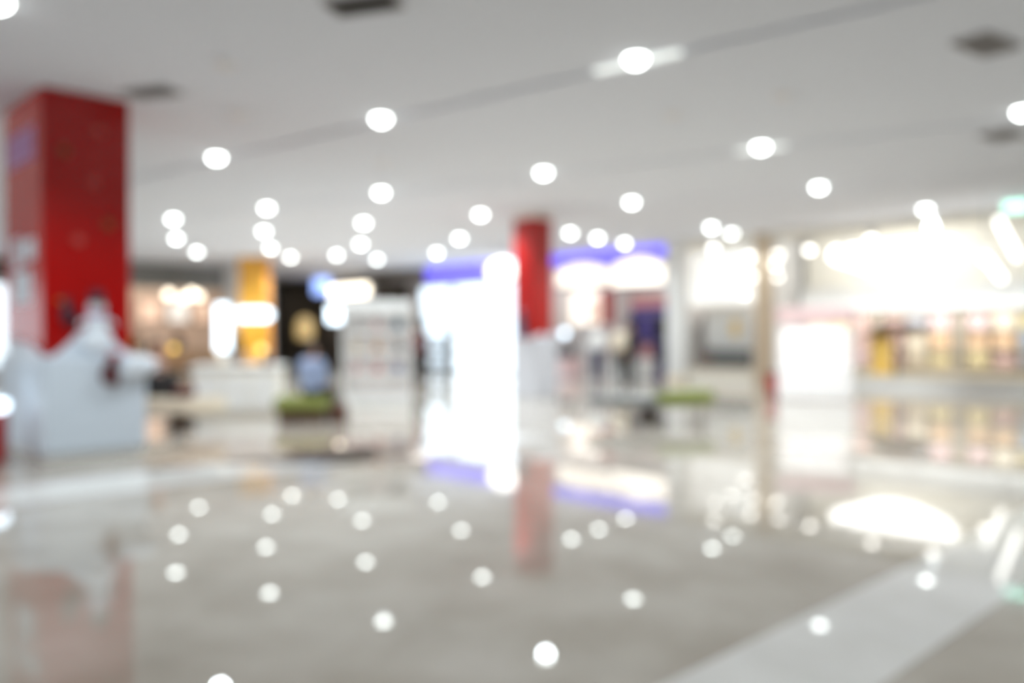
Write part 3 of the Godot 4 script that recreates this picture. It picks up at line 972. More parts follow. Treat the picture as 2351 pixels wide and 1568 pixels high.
func far_shops() -> void:
	# dark shop at the far end
	var dk := front_thing("wall_panel", "tall dark panel lining the back of the dark far shop", "wall panel", BACK, -15.5, 0, -3.2)
	for i in 4:
		box("board", M.dark_paint, Vector3(-1.65 + 1.1 * i, 1.9, 0), Vector3(1.06, 3.8, 0.06), dk, 0.01)
	var ms := span(BACK, 634, 662, 720, 800, -2.8)
	var mp := front_thing("maroon_curtain", "dark maroon curtain at the left of the dark shop", "curtain", BACK, ms.t, 0.01, -3.0)
	for i in 5:
		var st0 := begin()
		add_lathe(st0, [Vector2(0.1, 0), Vector2(0.09, ms.hi)], 10)
		var f := obj("fold", st0, M.maroon, mp)
		f.position = Vector3((i - 2) * 0.16, 0, 0)
	var lp := thing("table_lamp", "cream shaded lamp glowing softly in the dark shop", "lamp", at(700, 790, 40.0), 0.0)
	var st := begin()
	add_lathe(st, [Vector2(0.36, 0.25), Vector2(0.42, 0.5), Vector2(0.42, 0.9), Vector2(0.3, 1.25), Vector2(0.12, 1.35)], 20)
	glow("lamp_shade", Color(0.85, 0.72, 0.45), 0.5)
	obj("shade", st, M.lamp_shade, lp)
	st = begin()
	add_lathe(st, [Vector2(0.2, -lp.position.y), Vector2(0.2, -lp.position.y + 0.04), Vector2(0.03, -lp.position.y + 0.08), Vector2(0.03, 0.4)], 16)
	obj("stand", st, M.dark_wood, lp)
	area_light("dark_shop_light", front_point(BACK, -15.4, TOP - 0.2, -1.8), Vector3.DOWN, 2.5, 1.5, 1.2, Color(1, 0.95, 0.88), BACK.x)
	# lit signs over the middle shop
	var r := span(BACK, 742, 866, 645, 692, 0.25)
	var cs := front_thing("fascia_sign", "long glowing cream white sign over the far middle shop", "sign", BACK, r.t, r.lo, 0.27)
	box("light_box", M.warm_bright, Vector3(0, r.h / 2, 0), Vector3(r.w - 1.4, r.h * 0.55, 0.12), cs, 0.05)
	box("back_plate", M.steel, Vector3(0, r.h / 2, -0.07), Vector3(r.w - 0.6, r.h * 0.7, 0.03), cs, 0.01)
	r = span(BACK, 730, 764, 640, 676, 0.25)
	var bl := front_thing("blue_sign", "small glowing pale blue sign at the left end of the cream sign", "sign", BACK, r.t, r.lo, 0.45)
	box("light_box", M.blue_box, Vector3(0, r.h / 2, 0), Vector3(r.w, r.h, 0.14), bl, 0.04)
	box("back_plate", M.steel, Vector3(0, r.h / 2, -0.08), Vector3(r.w * 0.9, r.h * 0.9, 0.03), bl, 0.01)
	var sq := thing("square_sign", "glowing cool white square sign hanging below the cream sign", "sign", at(771, 722, 31.0), 0.2)
	box("light_box", M.cool_bright, Vector3.ZERO, Vector3(0.6, 0.62, 0.16), sq, 0.08)
	st = begin()
	for s in [-1, 1]:
		add_tube(st, [Vector3(0.2 * s, 0.3, 0), Vector3(0.2 * s, TOP - sq.position.y, 0)], 0.012, 6)
	obj("hanger", st, M.steel, sq)
	# pale interior of the middle shop
	area_light("middle_shop_light", front_point(BACK, -9.0, TOP - 0.2, -2.8), Vector3.DOWN, 6.0, 3.0, 10.0, Color(1, 0.97, 0.95), BACK.x)
	for i in 3:
		var u := shelf_unit(["tall white shelf unit at the left of the far middle shop", "tall white shelf unit at the centre of the far middle shop", "tall white shelf unit at the right of the far middle shop"][i], BACK, -11.6 + 2.4 * i, -4.6, 2.1, 2.6, 4, M.white)
		for k in 6:
			var h := 0.06 + (2.48) * (1 + k / 2) / 4.0 + 0.02
			var m: Material = [M.pink, M.rose, M.slate_blue, M.tan, M.cream, M.grey][(k + i * 2) % 6]
			var o := box("package", m, front_point(BACK, -11.6 + 2.4 * i + (-0.5 if k % 2 == 0 else 0.45), h + 0.17, -4.55), Vector3(0.5, 0.34, 0.25), self, 0.02)
			o.rotation.y = BACK.turn
			tag(o, "small %s package on the %s white shelf unit, %s level" % [["pink", "rose", "blue grey", "tan", "cream", "grey"][(k + i * 2) % 6], ["left", "centre", "right"][i], ["lower", "middle", "upper"][k / 2]], "package", "packages in the far middle shop")
	var stt := front_thing("brown_cabinet", "narrow brown cabinet left of the white display stand", "cabinet", BACK, -12.2, 0, -1.2)
	box("body", M.brown, Vector3(0, 1.1, 0), Vector3(1.2, 2.2, 0.5), stt, 0.02)
	for s in [-1, 1]:
		var dr := box("door", M.rose, Vector3(0.29 * s, 1.15, 0.26), Vector3(0.55, 1.9, 0.02), stt, 0.01)
		box("handle", M.steel, Vector3(-0.22 * s, 0, 0.025), Vector3(0.03, 0.25, 0.03), dr, 0.01)

func light_wall() -> void:
	# big glowing panel wall with violet fascia, right behind the slim column
	front_wall("wall_lit", M.wall_paint, BACK, -4.9, 1.55, 0, TOP, -0.3, 0.0)
	var big := span(BACK, 1046, 1186, 655, 850, 0.1)
	var wall := front_thing("light_wall", "large glowing white wall of light panels left of the slim red column", "light box", BACK, big.t, 0.05, 0.02)
	var hh: float = 3.38
	for i in 3:
		for j in 5:
			box("light_panel", M.wall_box, Vector3((i - 1) * big.w / 3, hh * (j + 0.5) / 5, 0.05), Vector3(big.w / 3 - 0.03, hh / 5 - 0.03, 0.07), wall, 0.012)
	box("frame", M.steel, Vector3(0, hh / 2, 0.0), Vector3(big.w + 0.06, hh + 0.06, 0.03), wall, 0.005)
	var w2 := span(BACK, 968, 1034, 660, 850, 0.1)
	var tw := front_thing("light_tower", "narrow glowing bluish tower of stacked light boxes left of the light wall", "light box", BACK, w2.t, 0.05, 0.02)
	for j in 5:
		var q: float = [0.6, 0.62, 0.72, 0.9, 1.0][j]
		box("light_panel", M.dim_box if j < 2 else M.wall_box, Vector3(0.1 * (4 - j) / 4.0, hh * (j + 0.5) / 5, 0.06), Vector3(w2.w * q, hh / 5 - [0.3, 0.26, 0.16, 0.06, 0.04][j], 0.09), tw, 0.04)
	box("frame", M.charcoal, Vector3(0, hh / 2, 0.0), Vector3(w2.w + 0.1, hh + 0.06, 0.03), tw, 0.005)
	var c := front_point(BACK, big.t, 1.8, 0.2)
	area_light("light_wall_beam", c, BACK.n, big.w, 3.2, 0.7, Color(0.92, 0.97, 1.0), BACK.x)
	var vf := front_thing("violet_fascia", "violet glowing fascia above the large white light wall", "fascia", BACK, -1.7, 3.62, 0.02)
	box("panel", M.violet_neon, Vector3(0, 0.34, 0.06), Vector3(6.4, 0.6, 0.08), vf, 0.01)
	box("lower_trim", M.charcoal, Vector3(0, 0.0, 0.05), Vector3(6.45, 0.06, 0.1), vf, 0.01)
	var r := span(BACK, 1120, 1186, 590, 650, 0.25)
	var ws := front_thing("round_sign", "round glowing white sign on the violet fascia beside the slim column", "sign", BACK, r.t, (r.lo + r.hi) / 2, 0.21)
	var st := begin()
	add_prism(st, ellipse(r.w / 2, 0.40), -0.04, 0.06)
	obj("light_box", st, M.white_bright, ws)
	st = begin()
	add_prism(st, ellipse(r.w / 2 + 0.04, 0.44), -0.06, -0.04)
	obj("rim", st, M.steel, ws)

func garment(label: String, F: Dictionary, t: float, h: float, out: float, m: Material, w := 0.42, len := 0.75) -> void:
	var g := front_thing("garment", label, "garment", F, t, h, out, "clothes in the violet shop")
	var st := begin()
	add_prism(st, PackedVector2Array([Vector2(-w / 2, -0.02), Vector2(-0.06, 0), Vector2(0, -0.04), Vector2(0.06, 0), Vector2(w / 2, -0.02), Vector2(w / 2 + 0.07, -0.3), Vector2(w / 2 - 0.02, -0.32), Vector2(w / 2 - 0.03, -0.16), Vector2(w / 2, -len), Vector2(-w / 2, -len), Vector2(-w / 2 + 0.03, -0.16), Vector2(-w / 2 + 0.02, -0.32), Vector2(-w / 2 - 0.07, -0.3)]), -0.035, 0.035)
	obj("cloth", st, m, g)
	st = begin()
	add_tube(st, [Vector3(0, -0.03, 0), Vector3(0, 0.038, 0)], 0.006, 6)
	obj("hook", st, M.steel, g)

func fashion_shop() -> void:
	area_light("fashion_shop_light", front_point(BACK, 4.4, TOP - 0.2, -2.6), Vector3.DOWN, 4.0, 3.0, 6.0, Color(1, 0.97, 0.95), BACK.x)
	var vf := front_thing("violet_fascia", "violet neon strip fascia right of the slim red column", "fascia", BACK, 4.25, 3.86, 0.02)
	box("panel", M.violet_neon, Vector3(0, 0.2, 0.05), Vector3(5.2, 0.36, 0.1), vf, 0.01)
	box("lower_trim", M.charcoal, Vector3(0, 0.0, 0.05), Vector3(5.2, 0.03, 0.1), vf, 0.005)
	for k in [[1284, 1396, 607, 660, "wide glowing cream sign under the violet strip, beside the slim column"], [1408, 1526, 592, 660, "wide glowing cream sign under the violet strip, beside the white pilaster"]]:
		var r := span(BACK, k[0], k[1], k[2], k[3], 0.15)
		var s := front_thing("fascia_sign", k[4], "sign", BACK, r.t, r.lo, 0.2)
		var st := begin()
		var p := PackedVector2Array()
		p.append(Vector2(-r.w / 2, 0.08))
		for i in 13:
			var x: float = -r.w / 2 + r.w * i / 12.0
			p.append(Vector2(x, r.h * (0.72 + 0.28 * sin(PI * i / 12.0))))
		p.append(Vector2(r.w / 2, 0.08))
		add_prism(st, p, -0.02, 0.08)
		obj("light_box", st, M.warm_box, s)
		box("rail", M.charcoal, Vector3(0, 0.03, 0), Vector3(r.w, 0.06, 0.08), s, 0.01)
	# lit wall poster and red banner
	var r := span(BACK, 1282, 1378, 672, 745, -1.5)
	var po := front_thing("wall_poster", "bright cream and peach lit poster in the violet shop", "poster", BACK, r.t, r.lo, -1.5)
	box("light_box", M.warm_box, Vector3(0, r.h / 2, 0.03), Vector3(r.w, r.h, 0.06), po, 0.01)
	box("peach_strip", M.peach_box, Vector3(r.w * 0.36, r.h * 0.4, 0.07), Vector3(r.w * 0.22, r.h * 0.7, 0.03), po, 0.01)
	box("stand", M.white, Vector3(0, -r.lo / 2, 0), Vector3(r.w * 0.9, r.lo, 0.1), po, 0.01)
	r = span(BACK, 1378, 1408, 665, 745, -1.3)
	var rb := front_thing("red_banner", "narrow red banner hanging in the violet shop", "banner", BACK, r.t, r.lo, -1.3)
	box("cloth", M.red_satin, Vector3(0, r.h / 2, 0), Vector3(r.w, r.h, 0.02), rb, 0.005)
	var st2 := begin()
	add_tube(st2, [Vector3(-r.w / 2 - 0.05, r.h, 0), Vector3(r.w / 2 + 0.05, r.h, 0)], 0.02, 8)
	add_tube(st2, [Vector3(0, r.h, 0), Vector3(0, TOP - r.lo, 0)], 0.01, 6)
	obj("rod", st2, M.steel, rb)
	# grey back panel behind clothes, and two rails of clothes
	var bp := front_thing("display_wall", "grey violet display wall behind the clothes rails", "wall panel", BACK, 5.3, 0, -2.4)
	box("panel", M.violet, Vector3(0, 1.2, 0), Vector3(3.2, 2.4, 0.08), bp, 0.01)
	box("header", M.rose, Vector3(0, 2.6, 0), Vector3(3.2, 0.4, 0.1), bp, 0.01)
	var cols := ["navy", "violet", "charcoal", "slate_blue", "rose", "navy", "violet", "black"]
	var words := ["navy", "violet", "charcoal", "blue grey", "rose", "dark navy", "pale violet", "black"]
	for lv in 2:
		var y: float = [2.05, 1.1][lv]
		var rail := front_thing("clothes_rail", ["upper clothes rail on the violet display wall", "lower clothes rail on the violet display wall"][lv], "clothes rail", BACK, 5.3, y, -1.9)
		var st := begin()
		add_tube(st, [Vector3(-1.45, 0.06, 0), Vector3(1.45, 0.06, 0)], 0.02, 8)
		obj("bar", st, M.steel, rail)
		for s in [-1, 1]:
			st = begin()
			add_tube(st, [Vector3(1.3 * s, 0.06, 0), Vector3(1.3 * s, 0.06, -0.45)], 0.015, 6)
			obj("bracket", st, M.steel, rail)
		for i in 5:
			var k := (i + lv * 3) % 8
			garment("%s garment on the %s rail of the violet shop" % [words[k], ["upper", "lower"][lv]], BACK, 5.3 - 1.15 + 0.57 * i, y, -1.9, M[cols[k]])
	# display tables in the opening
	for d in [[1.9, 3.6, "pale pink display table at the foot of the slim column", "pink"], [5.0, 6.6, "low white display table in front of the violet clothes", "white"]]:
		var t := front_thing("display_table", d[2], "display table", BACK, (d[0] + d[1]) / 2, 0, 0.5)
		box("tabletop", M[d[3]], Vector3(0, 0.62, 0), Vector3(d[1] - d[0], 0.08, 0.8), t, 0.02)
		box("body", M[d[3]], Vector3(0, 0.31, 0), Vector3(d[1] - d[0] - 0.15, 0.54, 0.65), t, 0.01)
	var bg := front_thing("dark_bag", "dark grey bag on the pale pink display table", "bag", BACK, 3.1, 0.66, 0.5)
	box("body", M.charcoal, Vector3(0, 0.17, 0), Vector3(0.6, 0.34, 0.28), bg, 0.06)
	var st3 := begin()
	add_tube(st3, [Vector3(-0.15, 0.33, 0), Vector3(-0.1, 0.5, 0), Vector3(0.1, 0.5, 0), Vector3(0.15, 0.33, 0)], 0.015, 6)
	obj("handle", st3, M.black, bg)
	# mannequins
	for d in [[1372, 25.6, "white headless mannequin in pale top beside the red banner", "white", "navy"], [1424, 25.0, "white headless mannequin in cream top before the violet clothes", "cream", "black"]]:
		var p := at(d[0], 860, d[1])
		p.y = 0
		var m := thing("mannequin", d[2], "mannequin", p, -0.4)
		var torso := MeshInstance3D.new()
		torso.name = "torso"
		var sh := []
		for s in [-1.0, 1.0]:
			sh.append(cap(Vector3(0.06 * s, 1.0, 0), Vector3(0.09 * s, 1.36, 0), 0.11, 0.12))
			sh.append(cap(Vector3(0.17 * s, 1.42, 0), Vector3(0.23 * s, 1.0, 0.05), 0.065, 0.045))
		sh.append(cap(Vector3(0, 1.4, 0), Vector3(0, 1.55, 0), 0.07, 0.05))
		torso.mesh = blob(sh, 0.04, 0.025)
		torso.material_override = M[d[3]]
		m.add_child(torso)
		for s in [-1.0, 1.0]:
			var leg := MeshInstance3D.new()
			leg.name = "leg"
			leg.mesh = blob([cap(Vector3(0.09 * s, 0.95, 0), Vector3(0.1 * s, 0.5, 0.01), 0.11, 0.08), cap(Vector3(0.1 * s, 0.5, 0.01), Vector3(0.1 * s, 0.1, 0), 0.08, 0.06)], 0.03, 0.025)
			leg.material_override = M[d[4]]
			m.add_child(leg, true)
		var st := begin()
		add_lathe(st, [Vector2(0.22, 0), Vector2(0.22, 0.02), Vector2(0, 0.03)], 20)
		obj("base_plate", st, M.steel, m)
	var pp := at(1452, 870, 24.6)
	pp.y = 0
	person("stand", "standing shopper in dark clothes at the violet shop entrance", pp, -2.2, M.cloth_black, M.charcoal)
	# small round spot lights inside
	for d in [[1296, 765, 26.3, "small round cool spot lamp on a stand beside the slim column", "cool_bright"]]:
		var p := at(d[0], d[1], d[2])
		var t := thing("spot_lamp", d[3], "spot lamp", p, 0.0)
		var st := begin()
		add_ball(st, Vector3.ZERO, Vector3.ONE * 0.12, 14)
		obj("bulb", st, M[d[4]], t)
		st = begin()
		add_lathe(st, [Vector2(0.15, -p.y), Vector2(0.15, -p.y + 0.03), Vector2(0.02, -p.y + 0.05), Vector2(0.02, -0.1)], 12)
		obj("stand", st, M.steel, t)
	# white pilaster
	var pl := span(BACK, 1532, 1572, 600, 880, 0.2)
	var pt := front_thing("white_pilaster", "white pilaster between the violet shop and the window shop", "pilaster", BACK, pl.t, 0, 0.12)
	box("shaft", M.white, Vector3(0, TOP / 2, 0), Vector3(pl.w, TOP, 0.3), pt, 0.02)
	box("foot", M.cream, Vector3(0, 0.1, 0), Vector3(pl.w + 0.06, 0.2, 0.36), pt, 0.02)

func window_shop() -> void:
	area_light("window_shop_light", front_point(BACK, 8.75, TOP - 0.2, -1.6), Vector3.DOWN, 2.2, 2.0, 4.5, Color(1, 0.98, 0.96), BACK.x)
	var r := span(BACK, 1582, 1736, 570, 702, 0.1)
	var hb := front_thing("header_light_box", "large softly glowing cream light box above the shop window", "light box", BACK, r.t, r.lo, 0.06)
	box("diffuser", M.cream_box, Vector3(0, r.h / 2, 0.04), Vector3(r.w - 0.08, r.h - 0.08, 0.1), hb, 0.02)
	box("frame", M.cream_paint, Vector3(0, r.h / 2, 0), Vector3(r.w, r.h, 0.1), hb, 0.01)
	# display window below
	var sill := front_thing("window_plinth", "pale stone plinth below the shop display window", "plinth", BACK, r.t, 0, 0.05)
	box("slab", M.cream_paint, Vector3(0, 0.2, 0), Vector3(2.2, 0.4, 0.4), sill, 0.02)
	box("ledge", M.beige_stone, Vector3(0, 0.42, 0.02), Vector3(2.2, 0.04, 0.46), sill, 0.01)
	var pb := front_thing("backdrop_board", "pale grey backdrop board inside the display window", "display board", BACK, 8.75, 0, -2.2)
	box("board", M.white, Vector3(0, 1.3, 0), Vector3(2.7, 2.6, 0.06), pb, 0.01)
	r = span(BACK, 1576, 1604, 690, 762, -0.6)
	var br := front_thing("brown_coat", "brown coat on a stand at the left of the display window", "coat", BACK, r.t + 0.36, 0, -0.85)
	var st := begin()
	add_prism(st, PackedVector2Array([Vector2(-0.24, 0.95), Vector2(-0.3, 1.55), Vector2(-0.16, 2.0), Vector2(-0.05, 2.06), Vector2(0.05, 2.06), Vector2(0.16, 2.0), Vector2(0.3, 1.55), Vector2(0.24, 0.95)]), -0.09, 0.09)
	obj("coat_body", st, M.brown, br)
	st = begin()
	add_lathe(st, [Vector2(0.2, 0), Vector2(0.2, 0.03), Vector2(0.025, 0.05), Vector2(0.025, 1.0)], 14)
	obj("stand", st, M.steel, br)
	r = span(BACK, 1618, 1716, 690, 785, -0.5)
	var wp := front_thing("window_poster", "large white poster standing in the display window", "poster", BACK, r.t, 1.0, -0.55)
	box("sheet", M.white, Vector3(0, 0.72, 0), Vector3(r.w, 1.44, 0.05), wp, 0.01)
	st = begin()
	add_prism(st, ellipse(0.17, 0.28), 0.0, 0.02)
	var yb := obj("yellow_motif", st, M.gold, wp)
	yb.position = Vector3(r.w * 0.22, 0.6, 0.026)
	var dc := front_thing("dark_cabinet", "low dark cabinet under the white poster in the display window", "cabinet", BACK, r.t + 0.05, 0.44, -0.3)
	for i in 3:
		var df := box("drawer_front", [M.brown, M.charcoal, M.charcoal][i], Vector3(-0.55 + 0.55 * i, 0.27, 0.166), Vector3(0.5, 0.46, 0.03), dc, 0.01)
		box("handle", M.steel, Vector3(0, 0.12, 0.025), Vector3(0.16, 0.02, 0.02), df, 0.005)
	box("body", M.charcoal, Vector3(0, 0.27, 0), Vector3(1.7, 0.54, 0.3), dc, 0.01)
	front_wall("wall_window_base", M.cream_paint, BACK, 7.45, 10.05, 0, 0.43, -0.55, -0.16)
	# glass
	var glass := mat("glass", Color(0.95, 0.98, 0.97, 0.06), 0.02)
	glass.transparency = BaseMaterial3D.TRANSPARENCY_ALPHA
	var w := box("window_1", glass, front_point(BACK, 8.75, 1.25, 0.1), Vector3(2.6, 1.6, 0.012), self, 0.002)
	w.rotation.y = BACK.turn
	struct(w)
	# beige pilaster
	var pl := span(BACK, 1736, 1764, 600, 880, 0.2)
	var pt := front_thing("beige_pilaster", "beige stone pilaster right of the shop window", "pilaster", BACK, pl.t, 0, 0.12)
	box("shaft", M.beige_stone, Vector3(0, TOP / 2, 0), Vector3(pl.w, TOP, 0.3), pt, 0.02)
	box("foot", M.beige_stone, Vector3(0, 0.1, 0), Vector3(pl.w + 0.06, 0.2, 0.36), pt, 0.02)

func track_spot(label: String, px: float, py: float, depth: float, group: String, r := 0.095) -> void:
	var p := at(px, py, depth)
	var t := thing("track_spot", label, "spot lamp", p, 0.0, group)
	var st := begin()
	add_ball(st, Vector3.ZERO, Vector3(r, r, r), 14)
	obj("bulb", st, M.track_bulb, t)
	st = begin()
	add_lathe(st, [Vector2(r * 1.05, 0.01), Vector2(r * 1.0, 0.2), Vector2(0.02, 0.24), Vector2(0.02, TOP - p.y)], 14)
	obj("can", st, M.white, t)

func right_shop() -> void:
	# bright open shop at the right
	area_light("right_shop_light", front_point(BACK, 14.6, TOP - 0.25, -0.7), Vector3(0.3, -1, -0.3), 9.0, 3.4, 7.5, Color(0.97, 0.99, 1.0), BACK.x)
	# big lens shaped light feature
	var c := at(2045, 590, 21.5)
	var feature := thing("light_feature", "very large glowing white lens shaped light hanging in the right shop", "lamp", c, BACK.turn)
	var poly := PackedVector2Array([Vector2(-1.5, 0.34), Vector2(1.5, 0.34), Vector2(1.6, 0.1), Vector2(1.4, -0.1), Vector2(0.95, -0.3), Vector2(0.4, -0.44), Vector2(0, -0.46), Vector2(-0.4, -0.42), Vector2(-0.9, -0.22), Vector2(-1.4, -0.05), Vector2(-1.6, 0.1)])
	var st := begin()
	add_prism(st, poly, -0.12, 0.12)
	obj("diffuser", st, M.white_bright, feature)
	st = begin()
	for s in [-1, 1]:
		add_tube(st, [Vector3(1.1 * s, 0.29, 0), Vector3(1.1 * s, TOP - c.y, 0)], 0.02, 6)
	obj("hanger", st, M.steel, feature)
	# spot lamps on the shop ceiling
	var names := ["first", "second", "third", "fourth", "fifth", "sixth", "seventh", "eighth", "ninth"]
	var sp := [[1638, 570, 23.0], [1724, 586, 22.6], [1786, 582, 22.0], [1782, 606, 23.2], [1858, 572, 21.4], [1938, 588, 21.6], [2000, 548, 20.0], [2140, 540, 18.8], [2262, 592, 19.0]]
	for i in sp.size():
		track_spot("white spot lamp under the bright right shop's ceiling edge, %s from the left" % names[i], sp[i][0], sp[i][1], sp[i][2], "spot lamps of the right shop")
	var low := [[1640, 623, 22.0], [1681, 639, 22.0], [1710, 674, 22.0], [1728, 634, 21.6], [1786, 634, 21.2]]
	for i in low.size():
		track_spot("long stemmed low white spot lamp before the cream light box, %s from left" % names[i], low[i][0], low[i][1], low[i][2], "long stemmed spot lamps", 0.065)
	# tube lights at the right edge
	for d in [[2292, 506, 2336, 590, "upper"], [2262, 590, 2300, 640, "lower"]]:
		var a := at(d[0], d[1], 17.0)
		var b := at(d[2], d[3], 18.6)
		var t := thing("tube_light", "slanting white tube light at the right edge, %s of two" % d[4], "tube light", a, 0.0, "tube lights of the right shop")
		st = begin()
		add_tube(st, [Vector3.ZERO, b - a], 0.06, 10)
		obj("tube", st, M.white_bright, t)
		st = begin()
		add_tube(st, [Vector3(0, 0.05, 0), Vector3(0, TOP - a.y, 0)], 0.01, 6)
		add_tube(st, [b - a + Vector3(0, 0.05, 0), b - a + Vector3(0, TOP - b.y, 0) + Vector3(0, b.y - b.y, 0)], 0.01, 6)
		obj("hanger", st, M.steel, t)
	# mint exit sign
	var mp := at(2334, 474, 17.2)
	var ms := thing("exit_sign", "mint green lit exit sign near the right edge of the ceiling", "exit sign", mp, -0.5)
	box("light_box", M.mint, Vector3.ZERO, Vector3(0.46, 0.2, 0.08), ms, 0.02)
	box("housing", M.white, Vector3(0, 0.12, 0), Vector3(0.48, 0.05, 0.1), ms, 0.01)
	st = begin()
	add_tube(st, [Vector3(0, 0.13, 0), Vector3(0, TOP - mp.y, 0)], 0.015, 6)
	obj("hanger", st, M.white, ms)
	# white bulkhead over the shelves
	var r := span(BACK, 1836, 2420, 652, 708, -1.6)
	var bk := front_thing("shelf_bulkhead", "long white bulkhead above the shelves of the right shop", "bulkhead", BACK, r.t, r.lo, -1.75)
	for i in 6:
		box("panel", M.white, Vector3(-r.w / 2 + r.w * (i + 0.5) / 6, r.h / 2, 0), Vector3(r.w / 6 - 0.02, r.h, 0.3), bk, 0.02)
	area_light("shelf_fill_light", front_point(BACK, r.t, r.lo - 0.02, -1.15), Vector3(0.7, -1, -0.7), r.w, 0.2, 2.6, Color(0.97, 0.99, 1.0), BACK.x)  # added fill to brighten the shelves, no lamp fitting here
	box("back_board", M.cream_paint, Vector3(0, (TOP - r.lo + r.h) / 2, -0.3), Vector3(r.w, TOP - r.lo - r.h, 0.1), bk, 0.01)
	# shelf units with boxes below it
	var cc := ["pale_rose", "peach", "pale_grey", "peach", "pink", "pale_blue", "cream", "pale_rose", "sand", "cream"]
	var cw := ["rose", "peach", "pale grey", "peach", "pale pink", "pale blue", "cream", "rose", "sand coloured", "cream"]
	for u in 4:
		var t: float = r.t - r.w / 2 + 1.1 + u * 2.1
		shelf_unit("pale wooden shelf unit under the white bulkhead, %s from the left" % names[u], BACK, t, -1.95, 2.0, r.lo - 0.02, 4, M.pale_wood, 0.45)
		for lv in 3:
			for k in 3:
				var j := (u * 4 + lv * 3 + k * 2) % 10
				var h: float = 0.06 + (r.lo - 0.14) * (lv + 1) / 4.0 + 0.016
				var hh := 0.3 + 0.05 * ((u + k + lv) % 3)
				var o := box("carton", M[cc[j]], front_point(BACK, t - 0.6 + 0.6 * k, h + hh / 2, -1.9), Vector3(0.46, hh, 0.26), self, 0.015)
				o.rotation.y = BACK.turn
				tag(o, "%s carton on the %s wooden shelf unit, %s shelf, %s" % [cw[j], names[u], ["lower", "middle", "upper"][lv], ["left", "centre", "right"][k]], "carton", "cartons on the wooden shelves")
	# cream platform along the front
	var pf := front_thing("cream_platform", "long cream display platform along the floor of the right shop", "platform", BACK, 15.6, 0, -0.9)
	box("top", M.cream, Vector3(0, 0.32, 0), Vector3(6.4, 0.06, 1.2), pf, 0.02)
	box("body", M.white, Vector3(0, 0.145, 0), Vector3(6.3, 0.29, 1.1), pf, 0.01)
	# canopy stall
	r = span(BACK, 1990, 2108, 742, 768, -0.5)
	var ca := front_thing("canopy_stall", "small stall with dark brown canopy and golden curtain in the right shop", "stall", BACK, r.t, 0, -0.55)
	ca.position = front_point(BACK, r.t, 0.35, -0.68)
	st = begin()
	var hi: float = r.hi - 0.35
	var lo2: float = r.lo - 0.35
	add_prism(st, PackedVector2Array([Vector2(-r.w / 2, lo2), Vector2(-r.w / 2 + 0.1, lo2 + 0.12), Vector2(-0.1, hi), Vector2(r.w / 2, hi - 0.06), Vector2(r.w / 2, lo2 + 0.03)]), -0.3, 0.3)
	obj("canopy", st, M.dark_wood, ca)
	box("post", M.dark_wood, Vector3(0.12, lo2 / 2, 0.2), Vector3(0.08, lo2, 0.08), ca, 0.01)
	box("post", M.dark_wood, Vector3(-r.w / 2 + 0.08, lo2 / 2, -0.2), Vector3(0.08, lo2, 0.08), ca, 0.01)
	for i in 4:
		st = begin()
		add_lathe(st, [Vector2(0.075, 0.0), Vector2(0.07, lo2)], 10)
		var f := obj("curtain_fold", st, M.gold, ca)
		f.position = Vector3(-0.5 + 0.13 * i, 0, 0.05)
	# white promotion counter with glowing top in front
	var p := at(1872, 930, 17.6)
	p.y = 0
	var pc := thing("promotion_counter", "white promotion counter with glowing rounded display in the right shop", "counter", p, -0.35)
	box("body", M.soft_faint, Vector3(0, 0.4, 0), Vector3(1.5, 0.8, 0.6), pc, 0.04)  # faint glow put into the body to brighten it, no lamp inside
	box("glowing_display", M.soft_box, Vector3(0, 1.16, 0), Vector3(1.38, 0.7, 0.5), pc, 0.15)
	box("header", M.pink, Vector3(0, 1.82, 0), Vector3(1.6, 0.36, 0.1), pc, 0.03)
	for s in [-1, 1]:
		box("post", M.white, Vector3(0.74 * s, 1.0, 0), Vector3(0.07, 2.0, 0.07), pc, 0.01)
	var q := at(1775, 900, 18.6)
	q.y = 0
	var ro := thing("red_bin", "small orange red bin at the foot of the beige pilaster", "bin", q, 0.2)
	st = begin()
	add_lathe(st, [Vector2(0, 0), Vector2(0.13, 0), Vector2(0.17, 0.5), Vector2(0.15, 0.5), Vector2(0.12, 0.03), Vector2(0, 0.03)], 18)
	obj("pail", st, M.red_satin, ro)
	st = begin()
	add_lathe(st, [Vector2(0.18, 0.5), Vector2(0.16, 0.56), Vector2(0, 0.58)], 18)
	obj("lid", st, M.brown, ro)

func mushroom_bench(label: String, where: Vector3, w: float, d: float, turn: float, cushion: Material, from: float, to: float, top: Material) -> Node3D:
	var b := thing("bench", label, "bench", where, turn)
	var st := begin()
	add_lathe(st, [Vector2(0, 0.24), Vector2(0.7, 0.25), Vector2(0.95, 0.29), Vector2(1.0, 0.35), Vector2(0.98, 0.42), Vector2(0, 0.44)], 36, Vector3.ZERO, Vector3(w / 2, 1, d / 2))
	obj("seat_slab", st, top, b)
	st = begin()
	add_lathe(st, [Vector2(0.22, 0), Vector2(0.13, 0.05), Vector2(0.12, 0.2), Vector2(0.2, 0.25)], 20)
	obj("pedestal", st, M.dark_wood, b)
	st = begin()
	var p := PackedVector2Array()
	for i in 13:
		var a := lerpf(from, to, i / 12.0)
		p.append(Vector2(cos(a) * w / 2 * 1.01, sin(a) * d / 2 * 1.01))
	for i in 13:
		var a := lerpf(to, from, i / 12.0)
		p.append(Vector2(cos(a) * w / 2 * 0.45, sin(a) * d / 2 * 0.45))
	add_prism(st, p, -0.1, 0.1)
	var c := obj("cushion", st, cushion, b)
	c.rotation.x = PI / 2
	c.position.y = 0.40
	return b

